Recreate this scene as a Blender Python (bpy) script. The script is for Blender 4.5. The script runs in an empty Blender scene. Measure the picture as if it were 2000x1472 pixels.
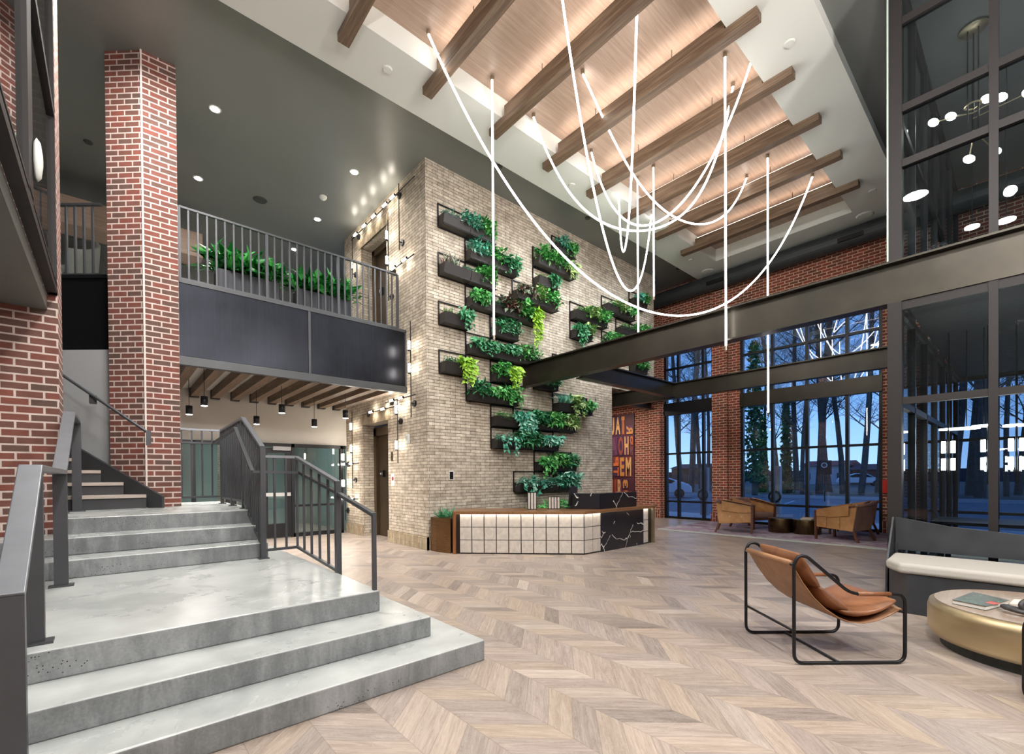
import bpy, math, random
from mathutils import Vector, Matrix
S = bpy.context.scene
COL = S.collection
PI = math.pi
random.seed(7)

# ------------------------------------------------------------------ camera
cam_d = bpy.data.cameras.new('camera')
cam_d.sensor_fit = 'HORIZONTAL'; cam_d.sensor_width = 36.0
F, CX, CY = 887.30, 988.49, 938.38
YAW, PITCH, ROLL = 0.856520212, -0.00822881, -0.00739091
cam_d.lens = F / 2000 * 36.0
cam_d.shift_x = (1000 - CX) / 2000
cam_d.shift_y = (CY - 736) / 2000
cam_d.clip_start = 0.05; cam_d.clip_end = 400
cam = bpy.data.objects.new('camera', cam_d); COL.objects.link(cam)
fw = Vector((math.cos(YAW)*math.cos(PITCH), math.sin(YAW)*math.cos(PITCH), math.sin(PITCH)))
rt = Vector((math.sin(YAW), -math.cos(YAW), 0)); up = rt.cross(fw)
rt2 = rt*math.cos(ROLL) + up*math.sin(ROLL); up2 = -rt*math.sin(ROLL) + up*math.cos(ROLL)
m3 = Matrix((rt2, up2, -fw)).transposed()
cam.matrix_world = Matrix.Translation((0, 0, 1.4)) @ m3.to_4x4()
S.camera = cam

# ------------------------------------------------------------------ world, exposure
S.view_settings.view_transform = 'Standard'; S.view_settings.look = 'None'
S.view_settings.gamma = 1; S.view_settings.use_curve_mapping = False
S.view_settings.exposure = 0.75
S.cycles.use_denoising = True
S.cycles.max_bounces = 8; S.cycles.transparent_max_bounces = 16
S.cycles.sample_clamp_indirect = 4
S.cycles.caustics_reflective = False; S.cycles.caustics_refractive = False
W = bpy.data.worlds.new('dusk'); S.world = W; W.use_nodes = True
nt = W.node_tree; nt.nodes.clear()
tc = nt.nodes.new('ShaderNodeTexCoord'); sp = nt.nodes.new('ShaderNodeSeparateXYZ')
cr = nt.nodes.new('ShaderNodeValToRGB'); bg = nt.nodes.new('ShaderNodeBackground'); ow = nt.nodes.new('ShaderNodeOutputWorld')
nt.links.new(tc.outputs['Generated'], sp.inputs[0]); nt.links.new(sp.outputs['Z'], cr.inputs[0])
nt.links.new(cr.outputs[0], bg.inputs[0]); nt.links.new(bg.outputs[0], ow.inputs[0])
cr.color_ramp.elements[0].position = 0.0; cr.color_ramp.elements[0].color = (.30, .47, .78, 1)
cr.color_ramp.elements[1].position = 0.55; cr.color_ramp.elements[1].color = (.035, .115, .36, 1)
e = cr.color_ramp.elements.new(.14); e.color = (.14, .30, .66, 1)
bg.inputs[1].default_value = 1.35

def lamp(kind, name, loc, power, color=(1, .93, .84), size=.3, rot=(0, 0, 0), spot=None, blend=1.0, size_y=None):
    l = bpy.data.lights.new(name, kind); l.energy = power; l.color = color
    if kind == 'AREA':
        l.size = size
        if size_y: l.shape = 'RECTANGLE'; l.size_y = size_y
        else: l.shape = 'DISK'
    elif kind == 'SPOT':
        l.spot_size = spot or 2.0; l.spot_blend = blend; l.shadow_soft_size = size
    else: l.shadow_soft_size = size
    o = bpy.data.objects.new(name, l); o.location = loc; o.rotation_euler = rot; COL.objects.link(o)
    return o
# unseen fill lights added to brighten the hall, without fixtures
for x, y, z, w in ((-1.4, -2.6, 5.0, 300), (2.6, -3.4, 5.2, 300), (4.3, -2.0, 4.9, 240), (.5, -.3, 4.9, 330), (4.0, .2, 5.6, 130)):
    lamp('POINT', 'hall_fill_light', (x, y, z), w, (1, .965, .92), .07)
for x, y in ((1.2, 1.6), (1.5, 4.6), (.3, 6.9)):  # added fill under the ceiling, no fixtures, lifts the left side
    lamp('AREA', 'ceiling_fill_light', (x, y, 7.3), 95, (1, .965, .92), .4)
for x in (5.6, 7.4, 9.2, 11.0):                     # cool plant lights on the ceiling strip, aimed at the planted wall
    lamp('SPOT', 'plant_light', (x, 5.2, 7.2), 170, (.86, .93, 1), .06, (math.radians(38), 0, 0), 1.9, 1.0)
for x, y in ((8.5, -1.8), (11.5, -.8)):
    lamp('AREA', 'tower_lamp_light', (x, y, 3.3), 2.5, (1, .93, .82), .4)

# ------------------------------------------------------------------ materials
def lin(h):
    h = h.lstrip('#'); v = [int(h[i:i+2], 16)/255 for i in (0, 2, 4)]
    return tuple((c/12.92 if c <= .04045 else ((c+.055)/1.055)**2.4) for c in v) + (1,)
class G:
    """tiny node-graph helper"""
    def __init__(s, name):
        s.m = bpy.data.materials.new(name); s.m.use_nodes = True
        s.t = s.m.node_tree; s.n = s.t.nodes
        s.b = s.n['Principled BSDF']; s.out = s.n['Material Output']
    def node(s, kind, **kw):
        n = s.n.new('ShaderNode' + kind)
        for k, v in kw.items(): setattr(n, k, v)
        return n
    def link(s, a, b): s.t.links.new(a, b)
    def set(s, n, i, v):
        if hasattr(v, 'is_output') or isinstance(v, bpy.types.NodeSocket): s.link(v, n.inputs[i])
        else: n.inputs[i].default_value = v
    def math(s, op, a, b=None, c=None):
        n = s.node('Math', operation=op); s.set(n, 0, a)
        if b is not None: s.set(n, 1, b)
        if c is not None: s.set(n, 2, c)
        return n.outputs[0]
    def comb(s, x, y, z=0.0):
        n = s.node('CombineXYZ'); s.set(n, 0, x); s.set(n, 1, y); s.set(n, 2, z); return n.outputs[0]
    def mix(s, f, a, b, blend='MIX'):
        n = s.node('MixRGB', blend_type=blend); s.set(n, 0, f); s.set(n, 1, a); s.set(n, 2, b); return n.outputs[0]
    def noise(s, vec, scale, detail=3, rough=.55, dist=0):
        n = s.node('TexNoise'); s.set(n, 'Vector', vec); n.inputs['Scale'].default_value = scale
        n.inputs['Detail'].default_value = detail; n.inputs['Roughness'].default_value = rough
        n.inputs['Distortion'].default_value = dist; return n.outputs['Fac']
    def ramp(s, f, stops):
        n = s.node('ValToRGB'); s.set(n, 0, f); r = n.color_ramp
        while len(r.elements) < len(stops): r.elements.new(.5)
        for e, (p, c) in zip(r.elements, stops): e.position = p; e.color = c if len(c) == 4 else (*c, 1)
        return n.outputs[0]
    def bump(s, h, strength=.3, dist=.01):
        n = s.node('Bump'); n.inputs['Strength'].default_value = strength; n.inputs['Distance'].default_value = dist
        s.link(h, n.inputs['Height']); s.link(n.outputs[0], s.b.inputs['Normal'])
    def uv(s): return s.node('TexCoord').outputs['UV']
    def obj(s): return s.node('TexCoord').outputs['Object']
    def sca(s, vec, v):
        n = s.node('Mapping'); s.link(vec, n.inputs['Vector']); n.inputs['Scale'].default_value = v; return n.outputs[0]
def P(name, hexc, rough=.5, metal=0, var=0, scale=4, spec=.5, bump=0):
    g = G(name); c = lin(hexc); g.b.inputs['Roughness'].default_value = rough; g.b.inputs['Metallic'].default_value = metal
    g.b.inputs['Specular IOR Level'].default_value = spec
    if var:
        f = g.noise(g.obj(), scale, 4)
        d = tuple(x*(1-var) for x in c[:3]) + (1,); l = tuple(min(1, x*(1+var)) for x in c[:3]) + (1,)
        g.link(g.ramp(f, ((.3, d), (.7, l))), g.b.inputs['Base Color'])
        if bump: g.bump(f, bump)
    else: g.b.inputs['Base Color'].default_value = c
    return g.m
def EM(name, color, strength):
    g = G(name); g.b.inputs['Base Color'].default_value = (*color, 1)
    g.b.inputs['Emission Color'].default_value = (*color, 1); g.b.inputs['Emission Strength'].default_value = strength
    return g.m
def brick(name, c1, c2, mortar, bw, rh, ms, rough=.85, rot=False, cvar=.35, smooth=.1, bstr=.6):
    g = G(name); v = g.uv()
    if rot:
        n = g.node('Mapping'); g.link(v, n.inputs['Vector']); n.inputs['Rotation'].default_value = (0, 0, PI/2); v = n.outputs[0]
    b = g.node('TexBrick'); g.link(v, b.inputs['Vector']); b.inputs['Scale'].default_value = 1
    b.inputs['Color1'].default_value = lin(c1); b.inputs['Color2'].default_value = lin(c2); b.inputs['Mortar'].default_value = lin(mortar)
    b.inputs['Brick Width'].default_value = bw; b.inputs['Row Height'].default_value = rh; b.inputs['Mortar Size'].default_value = ms
    b.inputs['Mortar Smooth'].default_value = smooth; b.inputs['Bias'].default_value = 0
    nz = g.noise(g.obj(), 9, 4); nz2 = g.noise(g.obj(), 60, 3)
    col = g.mix(cvar, b.outputs['Color'], g.ramp(nz, ((.3, (.35, .3, .28)), (.7, (1, 1, 1)))), 'MULTIPLY')
    g.link(col, g.b.inputs['Base Color']); g.b.inputs['Roughness'].default_value = rough
    h = g.math('SUBTRACT', g.math('MULTIPLY', nz2, .35), b.outputs['Fac'])
    g.bump(h, bstr, .012)
    return g.m
def wood(name, c1, c2, c3, axis=0, rough=.5, fine=26, bump=.1):
    g = G(name); s = [fine]*3; s[axis] = 1.3
    v = g.sca(g.obj(), s); a = g.noise(v, 1, 5, .6, .6); b = g.noise(g.sca(g.obj(), [x*3 for x in s]), 1, 3, .6)
    f = g.math('ADD', g.math('MULTIPLY', a, .7), g.math('MULTIPLY', b, .3))
    g.link(g.ramp(f, ((.34, lin(c1)), (.5, lin(c2)), (.66, lin(c3)))), g.b.inputs['Base Color'])
    g.b.inputs['Roughness'].default_value = rough; g.bump(b, bump, .004)
    return g.m
def chevron():
    g = G('chevron_oak'); s = g.node('SeparateXYZ'); g.link(g.obj(), s.inputs[0]); x, y = s.outputs[0], s.outputs[1]
    a = g.math('DIVIDE', g.math('SUBTRACT', x, 1.51), .334)
    band = g.math('FLOOR', a); fr = g.math('FRACT', a); pp = g.math('PINGPONG', a, 1.0)
    w = g.math('DIVIDE', g.math('ADD', y, g.math('MULTIPLY', pp, .31)), .19)
    idx = g.math('FLOOR', w); wf = g.math('FRACT', w)
    par = g.math('FLOORED_MODULO', band, 2.0)
    wn = g.node('TexWhiteNoise', noise_dimensions='3D'); g.link(g.comb(idx, band, 3.0), wn.inputs['Vector'])
    r = wn.outputs['Value']; rs = g.node('SeparateColor'); g.link(wn.outputs['Color'], rs.inputs[0])
    d1 = g.math('SUBTRACT', x, y); d2 = g.math('ADD', x, y)
    al = g.math('ADD', g.math('MULTIPLY', d1, g.math('SUBTRACT', 1.0, par)), g.math('MULTIPLY', d2, par))
    ac = g.math('ADD', g.math('MULTIPLY', d2, g.math('SUBTRACT', 1.0, par)), g.math('MULTIPLY', d1, par))
    off = g.math('MULTIPLY', r, 40.0)
    v = g.comb(g.math('ADD', g.math('MULTIPLY', al, 1.6), off), g.math('MULTIPLY', ac, 17.0), off)
    n1 = g.noise(v, 1, 4, .6, 1.5)
    v2 = g.comb(g.math('ADD', g.math('MULTIPLY', al, 4.0), off), g.math('MULTIPLY', ac, 70.0), off)
    n2 = g.noise(v2, 1, 3, .6, .3)
    rings = g.math('ABSOLUTE', g.math('SINE', g.math('MULTIPLY', n1, 42.0)))
    base = g.ramp(r, ((0, lin('#5d514b')), (.15, lin('#85776f')), (.35, lin('#a8947e')), (.55, lin('#8d7f7c')), (.75, lin('#ae9c8c')), (.9, lin('#766a66')), (1, lin('#c4b5a8'))))
    t = g.mix(.28, base, g.ramp(n1, ((.32, lin('#6c6059')), (.66, lin('#cdc2ba')))), 'MIX')
    t = g.mix(g.math('MULTIPLY', rings, .22), t, lin('#d9cdc2'))
    t = g.mix(.35, t, g.ramp(n2, ((.35, (.55, .5, .48)), (.6, (1, 1, 1)))), 'MULTIPLY')
    g1 = g.math('LESS_THAN', wf, .022); g2 = g.math('LESS_THAN', fr, .01)
    gap = g.math('MAXIMUM', g1, g2)
    t = g.mix(g.math('MULTIPLY', gap, .55), t, lin('#6a594e'))
    g.link(t, g.b.inputs['Base Color'])
    g.link(g.math('ADD', g.math('MULTIPLY', n2, .15), .27), g.b.inputs['Roughness'])
    g.bump(g.math('SUBTRACT', g.math('MULTIPLY', n2, .3), gap), .12, .004)
    return g.m
def concrete(name, base, rough=.4, streak=True, lo=.82, hi=1.12):
    g = G(name); c = lin(base)
    a = g.noise(g.obj(), 1.7, 6, .6, .4); b = g.noise(g.sca(g.obj(), (1, 1, .35)), 13, 5, .65, .8); d = g.noise(g.obj(), 90, 2)
    f = g.math('ADD', g.math('MULTIPLY', a, .5), g.math('ADD', g.math('MULTIPLY', b, .38), g.math('MULTIPLY', d, .12)))
    col = g.ramp(f, ((.3, tuple(x*lo*.8 for x in c[:3])), (.5, c), (.68, tuple(min(1, x*hi*1.1) for x in c[:3]))))
    pit = g.node('TexVoronoi'); g.link(g.obj(), pit.inputs['Vector']); pit.inputs['Scale'].default_value = 38
    ps = g.math('MULTIPLY', g.math('LESS_THAN', pit.outputs['Distance'], .11), g.math('GREATER_THAN', g.noise(g.obj(), 2.3, 2), .60))
    col = g.mix(g.math('MULTIPLY', ps, .8), col, (.03, .03, .03, 1))
    g.link(col, g.b.inputs['Base Color'])
    g.link(g.math('ADD', g.math('MULTIPLY', b, .25), rough-.12), g.b.inputs['Roughness'])
    g.bump(f, .08, .01)
    return g.m
def marble():
    g = G('black_marble'); v = g.obj()
    nz = g.node('TexNoise'); g.link(v, nz.inputs['Vector']); nz.inputs['Scale'].default_value = 2.2; nz.inputs['Detail'].default_value = 6
    vm = g.node('VectorMath', operation='MULTIPLY_ADD'); g.link(nz.outputs['Color'], vm.inputs[0]); vm.inputs[1].default_value = (.45, .45, .45); g.link(v, vm.inputs[2])
    vo = g.node('TexVoronoi', feature='DISTANCE_TO_EDGE'); g.link(vm.outputs[0], vo.inputs['Vector']); vo.inputs['Scale'].default_value = 1.9
    msk = g.math('GREATER_THAN', g.noise(v, 1.7, 2), .49)
    ve = g.math('MULTIPLY', g.math('LESS_THAN', vo.outputs['Distance'], .011), msk)
    g.link(g.mix(ve, lin('#242226'), lin('#dcd8d2')), g.b.inputs['Base Color']); g.b.inputs['Roughness'].default_value = .16
    return g.m
def glass(name, tint=(.93, .97, .98), rmin=.05, rmax=.75, fk=1.4):
    g = G(name); g.n.remove(g.b)
    tr = g.node('BsdfTransparent'); tr.inputs[0].default_value = (*tint, 1)
    gl = g.node('BsdfGlossy'); gl.inputs['Roughness'].default_value = .01
    fr = g.node('Fresnel'); fr.inputs['IOR'].default_value = 1.5
    f = g.math('MINIMUM', g.math('ADD', g.math('MULTIPLY', fr.outputs[0], fk), rmin-.04), rmax)
    mx = g.node('MixShader'); g.link(f, mx.inputs[0]); g.link(tr.outputs[0], mx.inputs[1]); g.link(gl.outputs[0], mx.inputs[2])
    g.link(mx.outputs[0], g.out.inputs[0])
    return g.m
def leafmat(name, cols, rough=.4):
    g = G(name); gi = g.node('NewGeometry').outputs['Random Per Island']
    n = g.ramp(gi, tuple((i/(len(cols)-1), lin(c)) for i, c in enumerate(cols)))
    g.link(n, g.b.inputs['Base Color']); g.b.inputs['Roughness'].default_value = rough
    return g.m
def leather(name, c1, c2, rough=.42):
    g = G(name); a = g.noise(g.obj(), 5, 5, .6, .6); b = g.noise(g.obj(), 120, 2)
    g.link(g.ramp(a, ((.32, lin(c1)), (.68, lin(c2)))), g.b.inputs['Base Color']); g.b.inputs['Roughness'].default_value = rough
    g.bump(g.math('ADD', g.math('MULTIPLY', b, .3), a), .25, .006)
    return g.m
def brushed(name, c1, c2, rough=.3, metal=1, sc=(2, 2, 60)):
    g = G(name); a = g.noise(g.sca(g.obj(), sc), 2, 3); b = g.noise(g.obj(), 1.6, 3)
    f = g.math('ADD', g.math('MULTIPLY', a, .35), g.math('MULTIPLY', b, .65))
    g.link(g.ramp(f, ((.35, lin(c1)), (.65, lin(c2)))), g.b.inputs['Base Color'])
    g.b.inputs['Metallic'].default_value = metal; g.link(g.math('ADD', g.math('MULTIPLY', a, .2), rough-.1), g.b.inputs['Roughness'])
    return g.m

RED = brick('red_brick', '#8b5044', '#655048', '#dccac2', .213, .0805, .0095)
REDF = brick('red_brick_far', '#a04a38', '#70402f', '#e0c0a8', .213, .0765, .0085)
REDS = brick('red_brick_soldier', '#a04a38', '#70402f', '#e0c0a8', .213, .0765, .0085, rot=True)
TAN = brick('tan_brick', '#ddd2c0', '#bfb2a0', '#7c7062', .25, .0635, .005, cvar=.6, smooth=.4, bstr=1.0)
TANS = brick('tan_brick_soldier', '#c4b498', '#a9977c', '#7f715f', .22, .062, .004, rot=True, cvar=.45, smooth=.6, bstr=1.0)
FLOOR = chevron()
CONC = concrete('polished_concrete', '#b4b6b5', .36)
CONCF = concrete('rough_concrete', '#969a9b', .55, lo=.75)
STEEL = P('charcoal_steel', '#45474a', .42, .35, .12, 3)
CAPM = P('rail_cap', '#878a90', .36, .55, .06, 8)  # lighter than the rail paint: light from above put into the colour
RAILM = P('charcoal_paint', '#4a4c50', .38, .3, .06, 6)
BEAMS = brushed('bronze_steel', '#2f2b25', '#3d382f', .36, .55, (2, 2, 2))
PANEL = brushed('blackened_steel', '#1b1d24', '#272a32', .34, .75, (30, 30, .7))
BLACK = P('black_metal', '#16161a', .4, .3)
MULL = P('black_mullion', '#14151a', .4, .2)
BRNZ = P('bronze_mullion', '#2b2828', .5, .1, spec=.25)
CEILD = P('dark_ceiling', '#777976', .33, 0, .03, 1.2)
WHITE = P('white_gypsum', '#d9dbd6', .8)
WHITEW = P('white_wall', '#cdc9c2', .8, 0, .03, 2)
GREYW = P('grey_wall', '#a9abac', .8, 0, .03, 2)
WCEIL = wood('ceiling_veneer', '#9a8373', '#a89181', '#b6a090', 0, .42, 34, .03)
BEAMW = wood('beam_oak', '#4c3a2c', '#6a5543', '#84705c', 1, .55, 30, .15)
TREAD = wood('tread_oak', '#a99c92', '#b9aca2', '#c8bcb2', 0, .45)
WALN = wood('walnut', '#6a4026', '#85532f', '#9a6840', 2, .4)
LEGW = wood('leg_wood', '#4d2c1c', '#633a24', '#7a4b30', 2, .4)
CTOP = wood('counter_wood', '#6f4e34', '#86603f', '#94704e', 0, .32)
TILE = P('stone_tile', '#c5bdb4', .55, 0, .12, 14)
GRID = P('tile_grid', '#2a2522', .4, .5)
MARB = marble()
GLASS = glass('window_glass'); TGLASS = glass('tower_glass', (.72, .77, .80), .04, .4, .75)
BRASS = brushed('aged_brass', '#bba783', '#cfc0a0', .44, 1, (1.5, 1.5, 8))
BRASSD = brushed('dark_brass', '#5a4a36', '#7b6647', .32, 1, (14, 14, 1))
TBLTOP = wood('bronze_top', '#8a7766', '#99877a', '#a59386', 0, .35, 14)
TANL = leather('tan_leather', '#a9774a', '#c08f5d'); TANL2 = leather('brown_leather', '#8a6450', '#9f7a66', .38)
COGN = leather('cognac_leather', '#75492f', '#966646', .36); COGB = leather('cognac_sling', '#8a6344', '#a87b58', .5)
FABRIC = P('bench_fabric', '#b9b5ae', .95, 0, .07, 160, .2, .2)
BENCHM = brushed('bench_steel', '#3c3f43', '#4b4e53', .45, .5, (3, 3, 3))
TUBE = EM('led_tube', (1, .96, .91), 8.0)
LEDW = EM('led_strip', (1, .85, .72), 3.4)
LEDD = EM('desk_led', (1, .93, .80), 26.0)
BULB = EM('bulb_glow', (1, .90, .76), 42.0)
DOWN = EM('downlight_glow', (1, .96, .9), 30.0)
DISC = EM('disc_glow', (1, .95, .86), 14.0)
SOIL = P('soil', '#2b221b', .95, 0, .3, 40)
BOXM = P('planter_black', '#312d2b', .45, .25, .06, 5)
LV = {'mid': leafmat('leaf_mid', ('#226b30', '#389043', '#5aab55', '#8cc878')),
      'dark': leafmat('leaf_dark', ('#1a5230', '#267040', '#3a8c58', '#63a57c')),
      'blue': leafmat('leaf_blue', ('#23705a', '#399478', '#66b39a', '#aad2bc')),
      'lime': leafmat('leaf_lime', ('#5d9a1f', '#86b92c', '#a8cf45', '#7fae3a')),
      'mix': leafmat('leaf_mix', ('#1f5f2c', '#4f9a45', '#a5c26f', '#d7dfa4', '#2e7a3c')),
      'red': leafmat('leaf_red', ('#6d2230', '#35502f', '#8c9a83', '#4a1822', '#5a7c58')),
      'lily': leafmat('leaf_lily', ('#0f4a1d', '#1b6f2c', '#2d9440', '#58b357'), .25)}

# ------------------------------------------------------------------ mesh helpers
class MB:
    def __init__(s): s.v = []; s.f = []
    def add(s, vs, fs):
        b = len(s.v); s.v += [tuple(p) for p in vs]; s.f += [tuple(b+i for i in f) for f in fs]; return s
    def box(s, x0, y0, z0, x1, y1, z1):
        x0, x1 = sorted((x0, x1)); y0, y1 = sorted((y0, y1)); z0, z1 = sorted((z0, z1))
        return s.add([(x0, y0, z0), (x1, y0, z0), (x1, y1, z0), (x0, y1, z0), (x0, y0, z1), (x1, y0, z1), (x1, y1, z1), (x0, y1, z1)],
                     [(0, 3, 2, 1), (4, 5, 6, 7), (0, 1, 5, 4), (1, 2, 6, 5), (2, 3, 7, 6), (3, 0, 4, 7)])
    def bar(s, a, b, w, h, upv=(0, 0, 1)):
        """rectangular bar from a to b, w across, h along upv"""
        a, b = Vector(a), Vector(b); d = (b-a).normalized(); u = Vector(upv)
        if abs(d.dot(u)) > .99: u = Vector((0, 1, 0))
        r = d.cross(u).normalized(); u = r.cross(d)
        vs = [p + r*(i*w/2) + u*(j*h/2) for p in (a, b) for i, j in ((-1, -1), (1, -1), (1, 1), (-1, 1))]
        return s.add(vs, [(3, 2, 1, 0), (4, 5, 6, 7), (0, 1, 5, 4), (1, 2, 6, 5), (2, 3, 7, 6), (3, 0, 4, 7)])
    def prism(s, poly, z0, z1):
        n = len(poly); vs = [(x, y, z0) for x, y in poly] + [(x, y, z1) for x, y in poly]
        area = sum(poly[i][0]*poly[(i+1) % n][1]-poly[(i+1) % n][0]*poly[i][1] for i in range(n))
        fs = [tuple(range(n-1, -1, -1)), tuple(range(n, 2*n))] + [(i, (i+1) % n, (i+1) % n+n, i+n) for i in range(n)]
        if area < 0: fs = [f[::-1] for f in fs]
        return s.add(vs, fs)
    def ext(s, poly, off):
        """3-D polygon extruded by vector off"""
        n = len(poly); o = Vector(off); vs = [Vector(p) for p in poly] + [Vector(p)+o for p in poly]
        return s.add(vs, [tuple(range(n-1, -1, -1)), tuple(range(n, 2*n))] + [(i, (i+1) % n, (i+1) % n+n, i+n) for i in range(n)])
    def tube(s, pts, r, n=8, closed=False, caps=True, r1=None):
        pts = [Vector(p) for p in pts]; m = len(pts); b = len(s.v); pr = None
        for i, p in enumerate(pts):
            if closed: d = pts[(i+1) % m]-pts[i-1]
            else: d = pts[min(i+1, m-1)]-pts[max(i-1, 0)]
            d.normalize()
            if pr is None:
                pr = d.cross(Vector((0, 0, 1)))
                if pr.length < .05: pr = d.cross(Vector((1, 0, 0)))
            pr = (pr - d*pr.dot(d)).normalized(); q = d.cross(pr)
            rr = r if r1 is None else r+(r1-r)*i/(m-1)
            for k in range(n):
                a = 2*PI*k/n; s.v.append(tuple(p+(pr*math.cos(a)+q*math.sin(a))*rr))
        for i in range(m if closed else m-1):
            j = (i+1) % m
            for k in range(n):
                l = (k+1) % n; s.f.append((b+i*n+k, b+i*n+l, b+j*n+l, b+j*n+k))
        if caps and not closed:
            s.f.append(tuple(b+k for k in range(n-1, -1, -1))); s.f.append(tuple(b+(m-1)*n+k for k in range(n)))
        return s
    def cyl(s, a, b, r, r1=None, n=16): return s.tube([a, b], r, n, r1=r1)
    def lathe(s, prof, c=(0, 0, 0), n=32):
        b = len(s.v); m = len(prof)
        for r, z in prof:
            for k in range(n): a = 2*PI*k/n; s.v.append((c[0]+r*math.cos(a), c[1]+r*math.sin(a), c[2]+z))
        for i in range(m-1):
            for k in range(n): l = (k+1) % n; s.f.append((b+i*n+k, b+i*n+l, b+(i+1)*n+l, b+(i+1)*n+k))
        s.f.append(tuple(b+k for k in range(n-1, -1, -1))); s.f.append(tuple(b+(m-1)*n+k for k in range(n)))
        return s
    def grid(s, rows, thick=None):
        """rows: list of lists of points -> surface; thick adds a second offset sheet"""
        R = len(rows); Cn = len(rows[0]); b = len(s.v)
        for r in rows: s.v += [tuple(p) for p in r]
        for i in range(R-1):
            for j in range(Cn-1): s.f.append((b+i*Cn+j, b+i*Cn+j+1, b+(i+1)*Cn+j+1, b+(i+1)*Cn+j))
        return s
    def build(s, name, mat, parent=None, smooth=False, bevel=0, seg=2, solid=0, sub=0):
        me = bpy.data.meshes.new(name); me.from_pydata(s.v, [], s.f); me.update()
        uvl = me.uv_layers.new(name='uv'); V = me.vertices; data = uvl.data
        for p in me.polygons:
            nx, ny, nz = p.normal
            h = math.hypot(nx, ny)
            if abs(nz) > .8 or h < 1e-6:
                for li in p.loop_indices: c = V[me.loops[li].vertex_index].co; data[li].uv = (c.x, c.y)
            else:
                tx, ty = -ny/h, nx/h
                for li in p.loop_indices: c = V[me.loops[li].vertex_index].co; data[li].uv = (c.x*tx+c.y*ty, c.z)
        if mat: me.materials.append(mat)
        if smooth:
            for p in me.polygons: p.use_smooth = True
        o = bpy.data.objects.new(name, me); COL.objects.link(o)
        if parent: o.parent = parent
        if solid:
            md = o.modifiers.new('solid', 'SOLIDIFY'); md.thickness = solid; md.offset = 0
        if bevel:
            md = o.modifiers.new('bevel', 'BEVEL'); md.width = bevel; md.segments = seg; md.limit_method = 'ANGLE'; md.angle_limit = .6
        if sub:
            md = o.modifiers.new('sub', 'SUBSURF'); md.levels = sub; md.render_levels = sub
        return o
def B(*a): return MB().box(*a)
def tag(o, label, cat, group=None, kind=None):
    if label: o['label'] = label
    if cat: o['category'] = cat
    if group: o['group'] = group
    if kind: o['kind'] = kind
    return o
def st(o): o['kind'] = 'structure'; return o
def thing(name, label, cat, loc=(0, 0, 0), rz=0, group=None):
    o = bpy.data.objects.new(name, None); COL.objects.link(o); o.location = loc; o.rotation_euler = (0, 0, rz)
    o.empty_display_size = .1
    return tag(o, label, cat, group)
def dup(root, loc, rz=None, label=None, scale=None):
    r = root.copy(); COL.objects.link(r); r.location = loc
    if rz is not None: r.rotation_euler = (0, 0, rz)
    if label: r['label'] = label
    if scale: r.scale = scale
    for ch in list(root.children):
        c = ch.copy(); COL.objects.link(c); c.parent = r
        for gch in list(ch.children):
            d = gch.copy(); COL.objects.link(d); d.parent = c
    return r
def arc(c, r, a0, a1, n, plane='xz'):
    out = []
    for i in range(n+1):
        a = a0+(a1-a0)*i/n; u, v = r*math.cos(a), r*math.sin(a)
        out.append((c[0]+u, c[1], c[2]+v) if plane == 'xz' else (c[0], c[1]+u, c[2]+v) if plane == 'yz' else (c[0]+u, c[1]+v, c[2]))
    return out
def fillet(pts, r, n=4, closed=False):
    pts = [Vector(p) for p in pts]; out = []; m = len(pts)
    for i, p in enumerate(pts):
        if not closed and i in (0, m-1): out.append(p); continue
        a = (pts[i-1]-p); b = (pts[(i+1) % m]-p); ra = min(r, a.length*.48, b.length*.48)
        A = p+a.normalized()*ra; Bp = p+b.normalized()*ra
        for k in range(n+1): t = k/n; out.append(A*(1-t)**2+p*2*t*(1-t)+Bp*t*t)
    return out
def text(name, txt, size, mat, loc, rot, parent=None, ext=.002, sx=1):
    c = bpy.data.curves.new('t', 'FONT'); c.body = txt; c.size = size; c.extrude = ext; c.offset = size*.035 if name == 'letter' else 0; c.align_x = 'CENTER'; c.align_y = 'CENTER'
    t = bpy.data.objects.new('t', c); COL.objects.link(t); dg = bpy.context.evaluated_depsgraph_get(); dg.update()
    me = bpy.data.meshes.new_from_object(t.evaluated_get(dg)); bpy.data.objects.remove(t)
    xs = [v.co.x for v in me.vertices]; ys = [v.co.y for v in me.vertices]; cx, cy = (min(xs)+max(xs))/2, (min(ys)+max(ys))/2
    for v in me.vertices: v.co.x -= cx; v.co.y -= cy
    if isinstance(sx, tuple):                       # fit to a box of that size
        fx, fy = sx[0]/(max(xs)-min(xs)), sx[1]/(max(ys)-min(ys))
        for v in me.vertices: v.co.x *= fx; v.co.y *= fy
    me.materials.clear(); me.materials.append(mat)
    o = bpy.data.objects.new(name, me); COL.objects.link(o); o.location = loc; o.rotation_euler = rot
    if parent: o.parent = parent
    return o


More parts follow.
